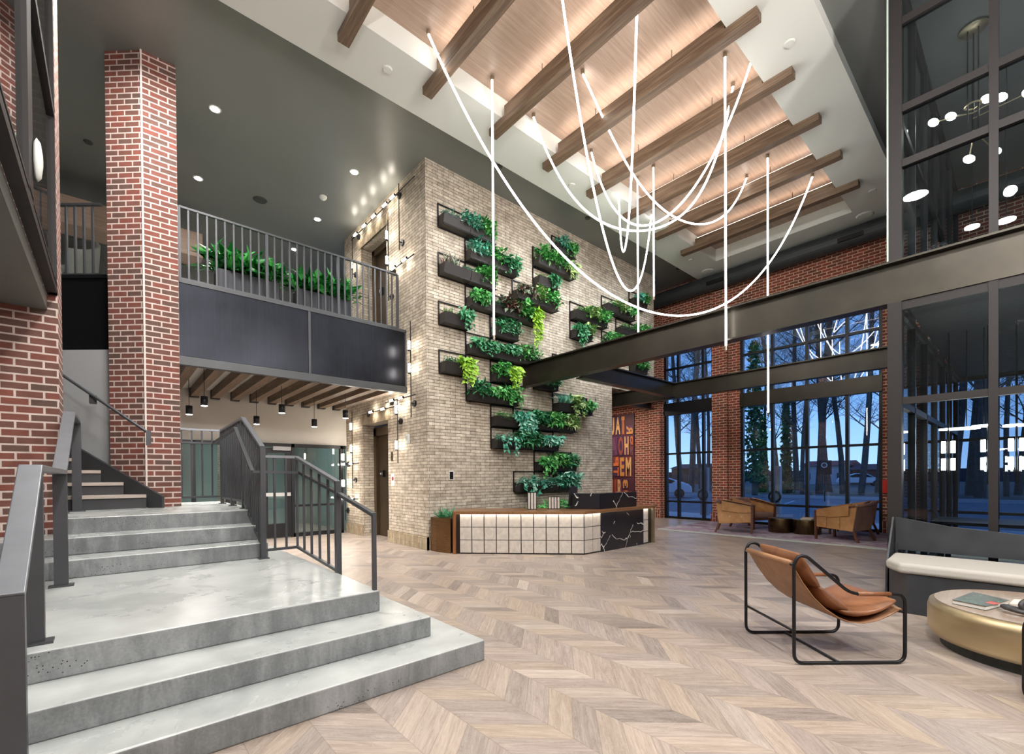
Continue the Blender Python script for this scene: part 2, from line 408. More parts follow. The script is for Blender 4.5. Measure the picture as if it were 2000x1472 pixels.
# ================================================================== THE SETTING
CZ = 7.53
st(B(-5, -7, -.1, 14.15, 16, 0).build('floor', FLOOR))
c = MB()                                             # dark ceiling with the hole of the veneer tray
for b in ((-5, -7, 14.1, 2.6), (-5, 5.81, 14.1, 16), (-5, 2.6, 1.04, 5.81), (12.83, 2.6, 14.1, 5.81)): c.box(b[0], b[1], CZ, b[2], b[3], CZ+.2)
st(c.build('ceiling', CEILD))
c = MB()
for b in ((-1.5, 1.79, 13.64, 2.66), (-1.5, 5.75, 13.64, 6.63), (-1.5, 2.66, 1.1, 5.75), (12.77, 2.66, 13.64, 5.75)): c.box(b[0], b[1], 7.36, b[2], b[3], CZ)
c.box(1.05, 2.61, 7.53, 1.1, 5.8, 7.72); c.box(12.77, 2.61, 7.53, 12.82, 5.8, 7.72); c.box(1.05, 2.61, 7.53, 12.8, 2.66, 7.72); c.box(1.05, 5.75, 7.53, 12.8, 5.8, 7.72)
o = st(c.build('ceiling_dropped', WHITE)); o.name = 'ceiling.001'
o = st(B(1.0, 2.6, 7.69, 12.9, 5.85, 7.75).build('ceiling', WCEIL))

# walls of the lift core
EX, PY = 4.594, 7.597
w = MB().box(EX, PY, 0, 10.49, PY+.3, CZ).box(10.49, PY, 3.85, 12.65, PY+.3, CZ).box(10.19, PY+.3, 0, 10.49, 11.6, 3.85).box(12.35, PY+.3, 3.85, 12.65, 11.6, CZ)
st(w.build('wall_planted', TAN))
Y0, Y1 = 9.25, 10.58
w = MB()
w.box(EX, PY+.3, 0, EX+.3, Y0, CZ).box(EX, Y1, 0, EX+.3, 11.6, CZ).box(EX, Y0, 2.67, EX+.3, Y1, 4.35).box(EX, Y0, 6.93, EX+.3, Y1, CZ)
st(w.build('wall_lift', TAN))
w = MB().box(EX-.035, PY-.035, 0, 10.5, PY, .25).box(EX-.035, PY-.035, 0, EX, Y0, .25).box(EX-.035, Y1, 0, EX, 11.6, .25)
for z in (2.67, 6.93): w.box(EX-.012, Y0-.12, z, EX+.02, Y1+.12, z+.23)
st(w.build('baseboard_brick', TANS))
# back wall of the lobby under the gallery, corridor behind the glass doors
BY = 11.6
st(B(-.6, BY, 2.22, EX, BY+.2, 3.31).build('wall_back', WHITEW))
w = MB().box(-.6, 15.2, 0, 4.9, 15.4, 3.13).box(4.7, BY+.2, 0, 4.9, 15.2, 3.13).box(-.8, BY, 0, -.6, 15.4, 3.13)
st(w.build('wall_corridor', P('corridor_wall', '#8fa39f', .8)))
st(B(2.1, 13.6, 0, 2.5, 14.0, 3.13).build('trim_1', TAN))
# upper floor slab and its edge
slab = [(.62, 8.45), (EX, 8.45), (EX, 15.9), (-4.9, 15.9), (-4.9, 13.2), (.30, 8.69)]
st(MB().prism(slab, 3.31, 4.36).build('floor', WHITE))
st(B(-5, 15.9, 3.0, 13, 16.1, CZ).build('wall_gallery', CEILD))
w = MB().prism([(.02, 8.78), (-3.0, 11.4), (-3.0, 11.6), (.05, 8.95)], 1.0, 3.3)
st(w.build('wall_stair', GREYW))
# gallery bulkheads in veneer
st(MB().box(-4.5, 12.4, 6.45, 1.62, 13.0, 7.0).box(-4.5, 13.6, 4.36, 1.9, 13.8, 4.75).build('trim_2', WCEIL))
# brick pillar between stair and gallery
pil = [(.375, 8.319), (.777, 8.312), (.777, 8.8), (.5, 9.05), (.21, 8.97), (-.017, 8.684)]
st(MB().prism(pil, 1.0, CZ).build('wall_pillar', RED))
st(B(.362, 8.306, 1.0, .384, 8.330, CZ).build('trim_5', P('corner_mortar', '#dcd2cc', .9)))
st(B(-1.9, 6.82, 0, -.42, 7.35, CZ).build('wall_left', RED))
st(B(-5, -7, 0, -4.8, 16, CZ).build('wall_west', GREYW))
st(B(-5, -7.2, 0, 14.1, -7, CZ).build('wall_south', RED))
# far wall with its window bays
FX = 13.85
w = MB().box(FX, 7.96, 0, FX+.3, 11.6, CZ).box(FX, 5.54, 0, FX+.3, 6.32, CZ).box(FX, 1.2, 0, FX+.3, 2.3, CZ).box(FX, -7, 0, FX+.3, -2.6, CZ)
w.box(FX, 6.32, 5.9, FX+.3, 7.96, CZ).box(FX, 2.3, 5.9, FX+.3, 5.54, CZ).box(FX, -2.6, 5.9, FX+.3, 1.2, CZ)
w.box(FX-.14, 5.86, 0, FX, 6.30, 6.9).box(FX-.14, 8.02, 0, FX, 8.45, 6.9)
st(w.build('wall_far', REDF))
w = MB().box(FX-.03, 5.5, 0, FX, 5.84, .28).box(FX-.17, 5.83, 0, FX-.14, 6.33, .28).box(FX-.03, 8.46, 0, FX, 9.1, .28).box(FX-.17, 7.99, 0, FX-.14, 8.47, .28).box(FX-.03, 1.2, 0, FX, 2.3, .28)
st(w.build('baseboard_far', REDS))
st(B(10.3, 11.4, 0, 14.1, 11.6, CZ).build('wall_north', REDF))
st(B(10.49, PY+.3, 3.86, FX, 11.4, 4.2).build('ceiling', CEILD))
# glazed tower: floor slab between its storeys, side wall
st(B(7.3, -7, 3.46, FX, 1.0, 3.95).build('ceiling', P('tower_soffit', '#1d1c1b', .6)))

# ------------------------------------------------------------------ windows
def window(n, y0, y1, mull, hdr=(3.38, 3.77), low=.56, mid=2.12):
    r = bpy.data.objects.new('window_%d' % n, None); COL.objects.link(r); r.location = (FX, y0, 0); st(r)
    X0, X1 = .04, .14; L = y1-y0; m = MB(); t = .07
    zs = [0, low, mid, hdr[0]]; 
    for z in (0.0, 5.83): m.box(X0, 0, z, X1, L, z+t)
    for z in (low-.03, mid-.03, 4.86): m.box(X0, 0, z, X1, L, z+.06)
    for y in [t/2]+[q-y0 for q in mull]+[L-t/2]: m.box(X0-.01, y-t/2, 0, X1+.01, y+t/2, 5.9)
    m.build('window_frame', MULL, r)
    B(-.03, 0, hdr[0], .16, L, hdr[1]).build('header_panel', BLACK if n == 1 else BEAMS, r)
    B(.088, .02, .02, .094, L-.02, 5.88).build('pane', GLASS, r)
    return r
window(1, 6.32, 7.96, (7.48, 6.66))
window(2, 2.3, 5.54, (4.70, 3.87, 3.0))
window(3, -2.6, 1.2, (.45, -.35, -1.1, -1.9))
# storefront at the back
r = bpy.data.objects.new('window_4', None); COL.objects.link(r); r.location = (0, BY, 0); st(r)
m = MB()
for x in (-.5, .72, 1.3, 1.92, 3.27, 4.45): m.box(x-.035, -.06, 0, x+.035, .06, 2.22)
m.box(-.55, -.06, 2.15, 4.55, .06, 2.23).box(3.27, -.06, 0, 4.45, .06, .09).box(3.27, -.05, .72, 4.45, .05, .77).box(-.55, -.06, 0, 1.9, .06, .12)
m.build('window_frame', MULL, r)
MB().box(3.3, -.01, .09, 4.42, 0, 2.15).box(-.5, -.01, .1, 1.3, 0, 2.15).build('pane', GLASS, r)
def leafdoor(n, x0, x1):
    r = bpy.data.objects.new('door_%d' % n, None); COL.objects.link(r); r.location = (x0, BY, 0); st(r); w = x1-x0
    m = MB().box(0, -.04, .02, .12, .04, 2.12).box(w-.12, -.04, .02, w, .04, 2.12).box(.12, -.04, .02, w-.12, .04, .34).box(.12, -.04, 2.0, w-.12, .04, 2.12)
    m.build('door_frame', MULL, r); B(.12, -.008, .34, w-.12, .008, 2.0).build('pane', GLASS, r)
    MB().box(.06, -.1, .99, w-.04, -.05, 1.07).build('push_bar', P('satin_metal', '#c9c9c7', .35, .6), r)
    MB().box(w*.35, -.12, 2.06, w*.95, -.045, 2.15).build('door_closer', P('satin_grey', '#9a9a9a', .4, .5), r)
leafdoor(1, 1.96, 2.58); leafdoor(2, 2.6, 3.24)
# lift doors in their niches
LIFT = brushed('lift_steel', '#55483a', '#6b5d4b', .32, .9, (60, 60, 1)); LFR = brushed('lift_frame', '#6f6252', '#847664', .35, .9, (40, 40, 1))
for n, z in ((3, 0), (4, 4.36)):
    r = bpy.data.objects.new('door_%d' % n, None); COL.objects.link(r); r.location = (EX+.28, (Y0+Y1)/2, z); st(r); hw = (Y1-Y0)/2
    MB().box(0, -hw, 0, .1, -hw+.12, 2.6).box(0, hw-.12, 0, .1, hw, 2.6).box(0, -hw, 2.42, .1, hw, 2.62).build('door_frame', LFR, r)
    MB().box(.05, -hw+.12, 0, .08, -.004, 2.42).box(.05, .004, 0, .08, hw-.12, 2.42).build('door_panel', LIFT, r)
    t = B(-.004, .18, 1.42, .05, .34, 1.58).build('floor_sign', BLACK, r)
    text('lettering', '2' if z else '1', .085, WHITE, (-.006, .26 if z else .225, 1.5), (PI/2, 0, -PI/2), r)
    if not z: MB().ext([(-.006, .295+.03*(1 if k % 2 == 0 else .42)*math.sin(k*PI/5), 1.5+.03*(1 if k % 2 == 0 else .42)*math.cos(k*PI/5)) for k in range(10)], (-.003, 0, 0)).build('star_mark', WHITE, r)
    MB().box(-.004, -hw+.02, 2.47, .0, -hw+.2, 2.57).build('notice', P('sign_red', '#a83830', .5), r)

# ------------------------------------------------------------------ steel beams
def ibeam(name, a, b, wdt, h, label, mat=BEAMS, group=None):
    """I-beam, a and b on its bottom centre line"""
    a, b = Vector(a), Vector(b); m = MB(); d = (b-a).normalized(); r_ = d.cross(Vector((0, 0, 1)))
    m.bar(a+Vector((0, 0, .012)), b+Vector((0, 0, .012)), wdt, .024); m.bar(a+Vector((0, 0, h-.012)), b+Vector((0, 0, h-.012)), wdt, .024)
    m.bar(a+Vector((0, 0, h/2)), b+Vector((0, 0, h/2)), .02, h-.04)
    return tag(m.build(name, mat), label, 'beam', group)
ibeam('steel_beam', (7.115, -5, 3.43), (7.115, 7.59, 3.43), .2, .5, 'long bronze steel I-beam crossing the hall from planted wall over the glazed tower')
ibeam('steel_beam', (10.95, 1.06, 3.38), (10.95, 8.9, 3.38), .18, .39, 'farther bronze steel I-beam running in front of the far window wall')
ibeam('steel_beam', (7.22, 6.02, 3.40), (10.86, 6.02, 3.40), .18, .37, 'short bronze cross beam joining the two long steel beams')
ibeam('steel_beam', (10.52, 8.35, 3.62), (FX, 8.35, 3.62), .2, .25, 'dark beam above the letter mural')
# duct along the far wall
r = thing('air_duct', 'long dark round air duct along top of far brick wall', 'duct', (13.50, -2, 7.10))
m = MB().tube([(0, 0, 0), (0, 13.3, 0)], .225, 24)
for i in range(34): m.tube([(0, .2+i*.39, 0), (0, .215+i*.39, 0)], .23, 24)
m.build('duct_pipe', P('duct_dark', '#3d4042', .5, .4), r)
for y in (4.8, 8.0): B(-.24, y-.25, -.12, -.16, y+.25, -.02).build('grille', BLACK, r)

# ------------------------------------------------------------------ timber ceiling beams with light strips
def cbeam(i):
    x = 2.42+1.3*i
    r = thing('ceiling_beam', None, 'beam', (x, 4.18, 7.24), 0, 'oak beams across the ceiling tray')
    m = MB().box(-.08, -1.90, 0, .08, 1.90, .12).box(-.08, -1.5, .12, .08, 1.5, .27)
    m.build('timber', BEAMW, r, bevel=.006)
    B(-.05, -1.45, .272, .05, 1.45, .29).build('light_strip', LEDW, r)
    MB().cyl((0, -.7, .27), (0, -.7, .45), .005, n=6).cyl((0, .7, .27), (0, .7, .45), .005, n=6).build('hanger_wire', BLACK, r)
    return r
ords = ('nearest the gallery at the top left', 'second', 'third', 'fourth', 'fifth', 'sixth', 'seventh', 'farthest, last before the far brick wall')
for i in range(8):
    o = cbeam(i)
    o['label'] = ('oak ceiling beam %s' % ords[i]) if i in (0, 7) else 'oak ceiling beam, %s from the gallery side' % ords[i]

# ------------------------------------------------------------------ concrete steps
r = thing('concrete_steps', 'polished concrete steps rising from oak floor to raised landing', 'steps', (0, 2.73, 0))
def step(x1, y0, y1, z0, z1, x0=-1.3):
    return B(x0, y0-2.73, z0, x1, y1-2.73, z1).build('step', CONCS, r, bevel=.012, seg=3)
CONCS = None
# concrete: polished treads, rough risers picked by surface direction
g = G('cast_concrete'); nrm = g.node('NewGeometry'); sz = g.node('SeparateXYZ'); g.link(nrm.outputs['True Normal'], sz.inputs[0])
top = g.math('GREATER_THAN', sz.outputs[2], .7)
a = g.noise(g.obj(), 1.6, 6, .6, .5); b = g.noise(g.sca(g.obj(), (9, 9, 2.2)), 1, 5, .7, .6); d = g.noise(g.obj(), 70, 3)
f = g.math('ADD', g.math('MULTIPLY', a, .45), g.math('ADD', g.math('MULTIPLY', b, .4), g.math('MULTIPLY', d, .15)))
a2 = g.noise(g.sca(g.obj(), (5, 5, 1)), 1, 4, .5, .2); ft = g.math('ADD', g.math('MULTIPLY', a, .6), g.math('MULTIPLY', a2, .4))
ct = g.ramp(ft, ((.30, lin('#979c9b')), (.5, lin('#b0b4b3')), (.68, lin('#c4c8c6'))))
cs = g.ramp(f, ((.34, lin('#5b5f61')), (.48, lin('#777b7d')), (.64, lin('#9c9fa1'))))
v = g.node('TexVoronoi'); g.link(g.obj(), v.inputs['Vector']); v.inputs['Scale'].default_value = 55
s_ = g.node('SeparateXYZ'); g.link(g.obj(), s_.inputs[0])
pit = g.math('MULTIPLY', g.math('LESS_THAN', v.outputs['Distance'], .2), g.math('GREATER_THAN', g.noise(g.sca(g.obj(), (1.5, 1.5, 9)), 1, 2), .63))
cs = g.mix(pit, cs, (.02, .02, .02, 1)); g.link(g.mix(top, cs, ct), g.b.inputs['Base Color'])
g.link(g.math('ADD', g.math('MULTIPLY', g.math('SUBTRACT', 1, top), .3), g.math('ADD', .18, g.math('MULTIPLY', a, .2))), g.b.inputs['Roughness'])
g.bump(g.math('MULTIPLY', f, g.math('SUBTRACT', 1, top)), .03, .01); CONCS = g.m
step(2.14, 2.73, 6.4, 0, .158); step(1.875, 3.07, 6.4, .158, .315); step(1.64, 3.47, 6.8, .315, .485)
step(1.37, 5.83, 6.8, .485, .657); step(1.40, 6.2, 6.8, .657, .83); step(1.47, 6.6, 9.6, 0, 1.0, -.41)
# timber stair beyond
r = thing('timber_stair', 'closed stair with pale oak treads rising behind the brick pillar', 'stair', (.4, 8.1, 1.0))
for i in range(7):
    x1 = -.04-.24*i; y = .02+.225*i; z = .172*(i+1)
    B(-2.3, y, z+.02-.045, x1, y+.32, z+.02).build('tread', TREAD, r, bevel=.004)
    B(-2.3, y+.04, z-.172, x1, y+.06, z-.02).build('riser', STEEL, r)
MB().ext([(.13, -.06, 0), (.13, -.06, .16), (-1.75, 1.62, 1.62), (-1.75, 1.62, 1.2), (-.02, .08, 0)], (.03, .03, 0)).build('stringer', STEEL, r)

# ------------------------------------------------------------------ gallery edge panels
r = thing('gallery_fascia', 'blackened steel panels facing the edge of the gallery', 'panel', (.76, 8.41, 3.135))
for x0, x1 in ((0.0, 1.915), (1.925, 3.83)): B(x0+.02, -.005, .14, x1-.02, .03, 1.24).build('panel', PANEL, r)
MB().box(0, -.03, 0, 3.834, .08, .13).box(0, -.02, 1.235, 3.834, .04, 1.29).box(0, -.02, .1, .03, .03, 1.26).box(1.9, -.015, .1, 1.94, .03, 1.26).box(3.80, -.02, .1, 3.83, .03, 1.26).build('edge_channel', STEEL, r)
r = thing('gallery_fascia', 'black panel under the gallery rail left of the tall brick pillar', 'panel', (.30, 8.66, 3.135), math.atan2(.656, -.755))
B(.40, 0, .14, 3.4, .03, 1.24).build('panel', P('panel_black', '#141416', .35, .4), r); MB().box(.4, -.02, 0, 3.4, .05, .13).box(.4, -.02, 1.23, 3.4, .05, 1.28).build('edge_channel', BLACK, r)

# ------------------------------------------------------------------ railings
def rail(name, label, loc, segs, rz=0, posts=(), hand=None, bw=.022, group=None, toph=.03, topw=.05, mat=None):
    """segs: (p0, p1, top0, top1, bot0, bot1, n balusters) in local xy with world z relative to loc.z"""
    mat = mat or RAILM
    r = thing(name, label, 'railing', loc, rz, group)
    tr = MB(); br = MB()
    for p0, p1, t0, t1, b0, b1, n in segs:
        A, C = Vector((*p0, 0)), Vector((*p1, 0))
        tr.bar(A+Vector((0, 0, t0)), C+Vector((0, 0, t1)), topw, toph)
        br.bar(A+Vector((0, 0, b0)), C+Vector((0, 0, b1)), bw*1.3, .03)
        for k in range(n):
            t = (k+1)/(n+1); q = A.lerp(C, t); zt = t0+(t1-t0)*t; zb = b0+(b1-b0)*t
            B(q.x-bw/2, q.y-bw/2, zb, q.x+bw/2, q.y+bw/2, zt-.01).build('baluster', mat, r)
    tr.build('top_rail', CAPM if name == 'stair_railing' else mat, r); br.build('bottom_rail', mat, r)
    for x, y, z0, z1, w in posts:
        m = B(x-w/2, y-w/2, z0, x+w/2, y+w/2, z1)
        if w > .045: m.box(x-w*.95, y-w*.95, z0, x+w*.95, y+w*.95, z0+.012)
        m.build('post', mat, r)
    if hand:
        m = MB()
        for a, b in zip(hand[:-1], hand[1:]): m.bar(a, b, .04, .03)
        m.build('handrail', mat, r)
    return r
rail('gallery_railing', 'dark steel railing along gallery edge in front of the leafy troughs', (.80, 8.43, 4.42),
     [((0, 0), (1.207, 0), 1.10, 1.10, .02, .02, 9), ((1.207, 0), (2.414, 0), 1.10, 1.10, .02, .02, 9), ((2.414, 0), (3.62, 0), 1.10, 1.10, .02, .02, 9)],
     posts=((0, 0, 0, 1.1, .044), (1.207, 0, 0, 1.1, .044), (2.414, 0, 0, 1.1, .044), (3.62, 0, 0, 1.1, .044)), bw=.024)
rail('gallery_railing', 'short dark railing above black panel left of the tall brick pillar', (.30, 8.68, 4.42), [((0.5, 0), (2.2, 0), 1.05, 1.05, .02, .02, 12)],
     rz=math.atan2(.656, -.755), posts=((2.2, 0, 0, 1.05, .044),), bw=.026)
rail('stair_railing', 'dark steel guard railing around the upper concrete landing and down to floor', (1.3, 5.75, 0),
     [((-.62, 2.85), (.05, 2.85), 2.18, 2.18, 1.12, 1.12, 4), ((.05, 2.85), (.04, 1.2), 2.18, 2.22, 1.10, 1.10, 14),
      ((.04, 1.2), (.0, 0), 2.22, 1.76, 1.10, .60, 9), ((0, 0), (.37, 0), 1.655, 1.655, .58, .58, 2), ((.37, 0), (.35, -1.35), 1.65, 1.36, .58, .50, 4)],
     posts=((-.62, 2.85, 1.0, 2.18, .05), (.05, 2.85, 1.0, 2.16, .05), (.045, 2.0, 1.0, 1.12, .05), (.04, 1.2, 1.0, 2.2, .05), (0, 0, .485, 1.76, .055), (.37, 0, .57, 1.65, .022), (.35, -1.35, .40, 1.37, .05), (.31, -2.24, .485, 1.10, .03)),
     hand=[(-1.0, 2.8, 1.97), (-.07, 2.8, 1.97), (-.07, 1.1, 2.07), (-.10, .02, 1.48), (.40, -.01, 1.47), (.36, -1.25, 1.27), (.31, -2.24, 1.10)])
r = thing('stair_railing', 'dark steel handrail on flat posts up left side of concrete steps', 'railing', (-.34, 3.0, 0))
m = MB(); HP = [(0, -.12, .90), (0, .62, 1.47), (0, 2.42, 1.47), (0, 3.75, 2.12), (0, 4.95, 2.14)]
for a, b in zip(HP[:-1], HP[1:]): m.bar(a, b, .095, .035)
m.build('top_rail', CAPM, r, bevel=.004)
for y, z0, z1 in ((-.1, 0, .9), (.645, .485, 1.46), (2.47, .485, 1.46), (4.95, 1.0, 2.12)):
    MB().box(-.045, y-.025, z0, .045, y+.025, z1).box(-.08, y-.05, z0, .08, y+.05, z0+.014).build('post', RAILM, r)
r = thing('wall_handrail', 'slim dark handrail sloping along grey wall above the oak treads', 'handrail', (.37, 7.93, 2.07))
MB().tube([(0, 0, -.02), (-.9, .8, .80)], .019, 10).box(-.015, -.02, -.2, .04, .02, 0).build('rail', RAILM, r); B(-.60, .55, .40, -.52, .72, .50).build('bracket', BLACK, r)

# ------------------------------------------------------------------ glazed box upper left
r = bpy.data.objects.new('window_5', None); COL.objects.link(r); r.location = (-.42, 6.82, 3.37); st(r)
m = MB().box(-.08, -9, 0, 0, 0, .07).box(-.07, -9, .10, .0, 0, .125).box(-.06, -.1, 0, 0, -.02, 4.16).box(-.06, -2.18, .07, 0, -1.94, 4.16).box(-.06, -9, 1.84, 0, 0, 1.92)
m.build('window_frame', BRNZ, r); B(-.04, -9, .07, -.03, 0, 4.16).build('pane', GLASS, r)
m = MB()
for k in range(7): m.box(-.3, -1.9, 2.2+k*.26, -.12, -.2, 2.22+k*.26)
m.build('blind_slat', P('slat', '#8b8e90', .5, .3), r)
st(B(-3.2, -2.2, 3.20, -.5, 6.82, 3.36).build('ceiling', P('soffit_steel', '#6b6c69', .5, .2, .05, 2)))
st(B(-2.3, -2.2, 3.4, -2.1, 6.82, CZ).build('wall_reflection', brick('reflected_brick', '#8d8580', '#7d7672', '#b5b0ac', .213, .0805, .009)))  # stands in for brick mirrored in the glass, its haze in the colour
lamp('POINT', 'box_fill_light', (-1.2, 3.6, 5.8), 60, (1, .96, .92), .1)  # fill light added to brighten the brick behind the glass
r = thing('access_point', 'white oval device on the glass of upper left window box', 'device', (-.40, 4.9, 3.81), 0)
o = MB().lathe([(.04, -.02), (.13, -.015), (.16, 0), (.13, .02), (.05, .03)], n=28).build('casing', WHITE, r, smooth=True); o.rotation_euler = (0, PI/2, 0); o.scale = (1, .55, 1)
B(-.12, -.03, -.03, 0, .03, .03).build('bracket', STEEL, r)

# ------------------------------------------------------------------ glazed tower on the right
r = bpy.data.objects.new('window_6', None); COL.objects.link(r); r.location = (7.015, 1.12, 0); st(r)
m = MB()
m.box(0, -.13, 0, .14, 0, 3.43); m.box(.02, -6, .0, .1, 0, .1); m.box(.02, -6, 3.33, .1, 0, 3.43); m.box(.02, -6, 2.22, .1, 0, 2.30)
for y in (-.865, -1.73, -2.6, -3.5): m.box(.01, y-.035, 0, .11, y+.035, 3.43)
m.build('window_frame', BRNZ, r)
B(.055, -6, .1, .062, -.1, 3.36).build('pane', TGLASS, r)
m = MB(); m.box(0, -.13, 3.93, .14, 0, CZ)
for z in (5.0, 5.64, 6.66, 7.42): m.box(.02, -6, z, .1, 0, z+.085)
for y in (-.865, -1.73, -2.6): m.box(.01, y-.035, 3.93, .11, y+.035, CZ)
m.build('window_frame', BRNZ, r)
B(.055, -6, 3.95, .062, -.1, 7.5).build('pane', TGLASS, r)
B(-.006, -.012, 3.93, .0, .004, CZ).build('reflection_strip', P('reflection_green', '#a9b8ad', .3), r)  # pale strip painting the glass reflection along the post
r = bpy.data.objects.new('window_7', None); COL.objects.link(r); r.location = (7.15, 1.06, 0); st(r)
m = MB()
for z in (0, 2.22, 3.36, 3.95, 5.64, 7.42): m.box(0, -.04, z, 6.7, .04, z+.08)
for x in (1.1, 2.2, 3.3, 4.4, 5.5, 6.66): m.box(x-.035, -.04, 0, x+.035, .04, CZ)
m.build('window_frame', BRNZ, r); MB().box(0, -.003, .08, 6.7, .003, 3.4).box(0, -.003, 3.96, 6.7, .003, 7.5).build('pane', TGLASS, r)

# ================================================================== FOLIAGE
def leaf(mb, p, d, nrm, L, w, droop=.25, fold=.12):
    d = d.normalized(); s = d.cross(nrm)
    if s.length < 1e-3: s = d.cross(Vector((1, 0, .1)))
    s.normalize(); n = s.cross(d)
    a = p + d*(L*.45) + n*(L*.04); b = p + d*L - n*(L*droop)
    mb.add([p, a+s*w/2+n*w*fold, a-n*0, a-s*w/2+n*w*fold, b], [(0, 1, 2), (0, 2, 3), (1, 4, 2), (2, 4, 3)])
def rv(rnd, s=1): return Vector((rnd.uniform(-s, s), rnd.uniform(-s, s), rnd.uniform(-s, s)))
def foliage(mb, rnd, x0, x1, kind, n, L, y=-.14, z=.2):
    """plants growing along a box from x0 to x1, front is -y"""
    for k in range(n):
        x = rnd.uniform(x0, x1); t = rnd.random()
        if kind == 'bush':
            p = Vector((x, y+rnd.uniform(-.18, .1), z+rnd.uniform(-.09, .17))); d = Vector((rnd.uniform(-.9, .9), rnd.uniform(-1.3, .2), rnd.uniform(-.5, .8)))
            leaf(mb, p, d, Vector((0, -.4, 1))+rv(rnd, .5), L*rnd.uniform(.7, 1.3), L*rnd.uniform(.38, .6))
        elif kind == 'fern':
            p = Vector((x, y+rnd.uniform(-.06, .06), z)); d = Vector((rnd.uniform(-1, 1), rnd.uniform(-1.2, .1), rnd.uniform(-.1, 1.1))).normalized()
            ln = L*rnd.uniform(1.1, 1.9)
            for j in range(6):
                q = p+d*ln*(j/6)+Vector((0, 0, -1))*ln*.5*(j/6)**2
                for sg in (-1, 1): leaf(mb, q, d*.6+d.cross(Vector((0, 0, 1)))*sg+rv(rnd, .2), Vector((0, -.3, 1)), L*.36, L*.14, .1)
        elif kind == 'spike':
            p = Vector((x, y+rnd.uniform(-.06, .06), z-.02)); d = Vector((rnd.uniform(-.8, .8), rnd.uniform(-.8, .3), 1.0))
            leaf(mb, p, d, Vector((0, -1, .2))+rv(rnd, .4), L*rnd.uniform(1.3, 2.4), L*.28, .15)
        else:
            p = Vector((x, y-.12+rnd.uniform(-.05, .12), z+rnd.uniform(-.02, .1))); d = Vector((rnd.uniform(-.8, .8), rnd.uniform(-1, -.1), rnd.uniform(-1, .3)))
            leaf(mb, p, d, Vector((0, -1, .5))+rv(rnd, .4), L*rnd.uniform(.7, 1.2), L*.62)
def vines(mb, rnd, x0, x1, count, ln, L, y=-.26, z=.2):
    for k in range(count):
        x = rnd.uniform(x0, x1); l = ln*rnd.uniform(.4, 1); m = max(3, int(l/(L*.42))); pts = []
        for j in range(m+1):
            t = j/m; pts.append(Vector((x+math.sin(t*4+k)*.04, y-.05*math.sin(t*3), z+.04-l*t)))
            leaf(mb, pts[-1], Vector((rnd.uniform(-1, 1), rnd.uniform(-1, -.2), rnd.uniform(-.9, .2))), Vector((0, -1, .4))+rv(rnd, .3), L*rnd.uniform(.7, 1.15), L*.62)
        mb.tube(pts, .0035, 4, caps=False)
# ---- wall planters: grid of boxes on thin black frames
UX, UZ = .645, .475
def planter(col, row, n, kinds, label, vin=None, size=.085, dens=1.0):
    size *= 1.42; dens *= 1.75
    r = thing('wall_planter', label, 'planter', (4.86+col*UX, PY, 1.07+row*UZ), 0, 'black planter boxes on the tan brick wall')
    w = n*UX; rnd = random.Random(col*31+row*7+n)
    m = MB(); f = .012
    for x in [k*UX for k in range(n+1)]: m.box(x-f, -.03, -.0, x+f, -.006, .46)
    m.box(0, -.03, .44, w, -.006, .46).box(0, -.03, -.01, w, -.006, .01).box(0, -.25, -.012, w, -.235, .0)
    for x in (0, w): m.box(x-.006, -.25, -.012, x+.006, -.01, 0)
    m.build('frame', BLACK, r)
    for k in range(n):
        a = k*UX+.005; b = (k+1)*UX-.005
        MB().add([(a, -.03, .0), (b, -.03, .0), (b, -.20, .0), (a, -.20, .0), (a-.0, -.02, .2), (b, -.02, .2), (b, -.25, .2), (a, -.25, .2)],
                 [(0, 1, 2, 3), (4, 7, 6, 5), (0, 3, 7, 4), (3, 2, 6, 7), (2, 1, 5, 6), (1, 0, 4, 5)]).build('planter_box', BOXM, r)
    mats = {}
    for i, (kd, mt) in enumerate(kinds):
        xa = w*i/len(kinds)+.01; xb = w*(i+1)/len(kinds)-.01
        mb = mats.setdefault(mt, MB()); cnt = int((xb-xa)*dens*{'bush': 330, 'fern': 46, 'spike': 60, 'ivy': 300}[kd])
        foliage(mb, rnd, xa, xb, kd, cnt, size)
        if vin and vin[0] == i: vines(mb, rnd, xa+.05, xb, vin[1], vin[2], size*.8)
    for mt, mb in mats.items(): mb.build('foliage', LV[mt], r)
    return r
planter(0, 11, 2, (('fern', 'blue'), ('bush', 'blue'), ('bush', 'mid')), 'topmost planter box at left corner of brick wall, blue-green ferns')
planter(1, 10, 2, (('bush', 'blue'), ('bush', 'mid'), ('ivy', 'dark')), 'double planter directly under the topmost left box, bushy bluish leaves', (2, 7, .35))
planter(0, 9, 2, (('spike', 'red'), ('fern', 'blue'), ('bush', 'mid')), 'planter box at left with reddish spiky leaves')
planter(1, 8, 2, (('ivy', 'mid'), ('fern', 'dark'), ('bush', 'red')), 'double planter with large arching leaves, just above the small lime ones at left', (0, 4, .2), .11)
planter(0, 7, 1, (('fern', 'mix'), ('ivy', 'dark')), 'single planter at left wall corner with variegated leaves and dark ivy', (1, 6, .3))
planter(2, 7, 1, (('bush', 'dark'),), 'small single planter ending below the hanging tube at left', (0, 4, .25), .08, .7)
planter(1, 6, 3, (('ivy', 'dark'), ('ivy', 'dark'), ('bush', 'mid')), 'triple planter with dark trailing ivy above the steel beam end', (0, 7, .3), .08, .8)
planter(0, 5, 1, (('fern', 'dark'), ('ivy', 'lime')), 'single planter at left wall corner with bright lime trailing leaves', (1, 16, .42), .10)
planter(2, 5, 1, (('bush', 'mid'), ('ivy', 'lime')), 'single planter with lime leaves beside the tip of steel beam', (1, 12, .35), .10)
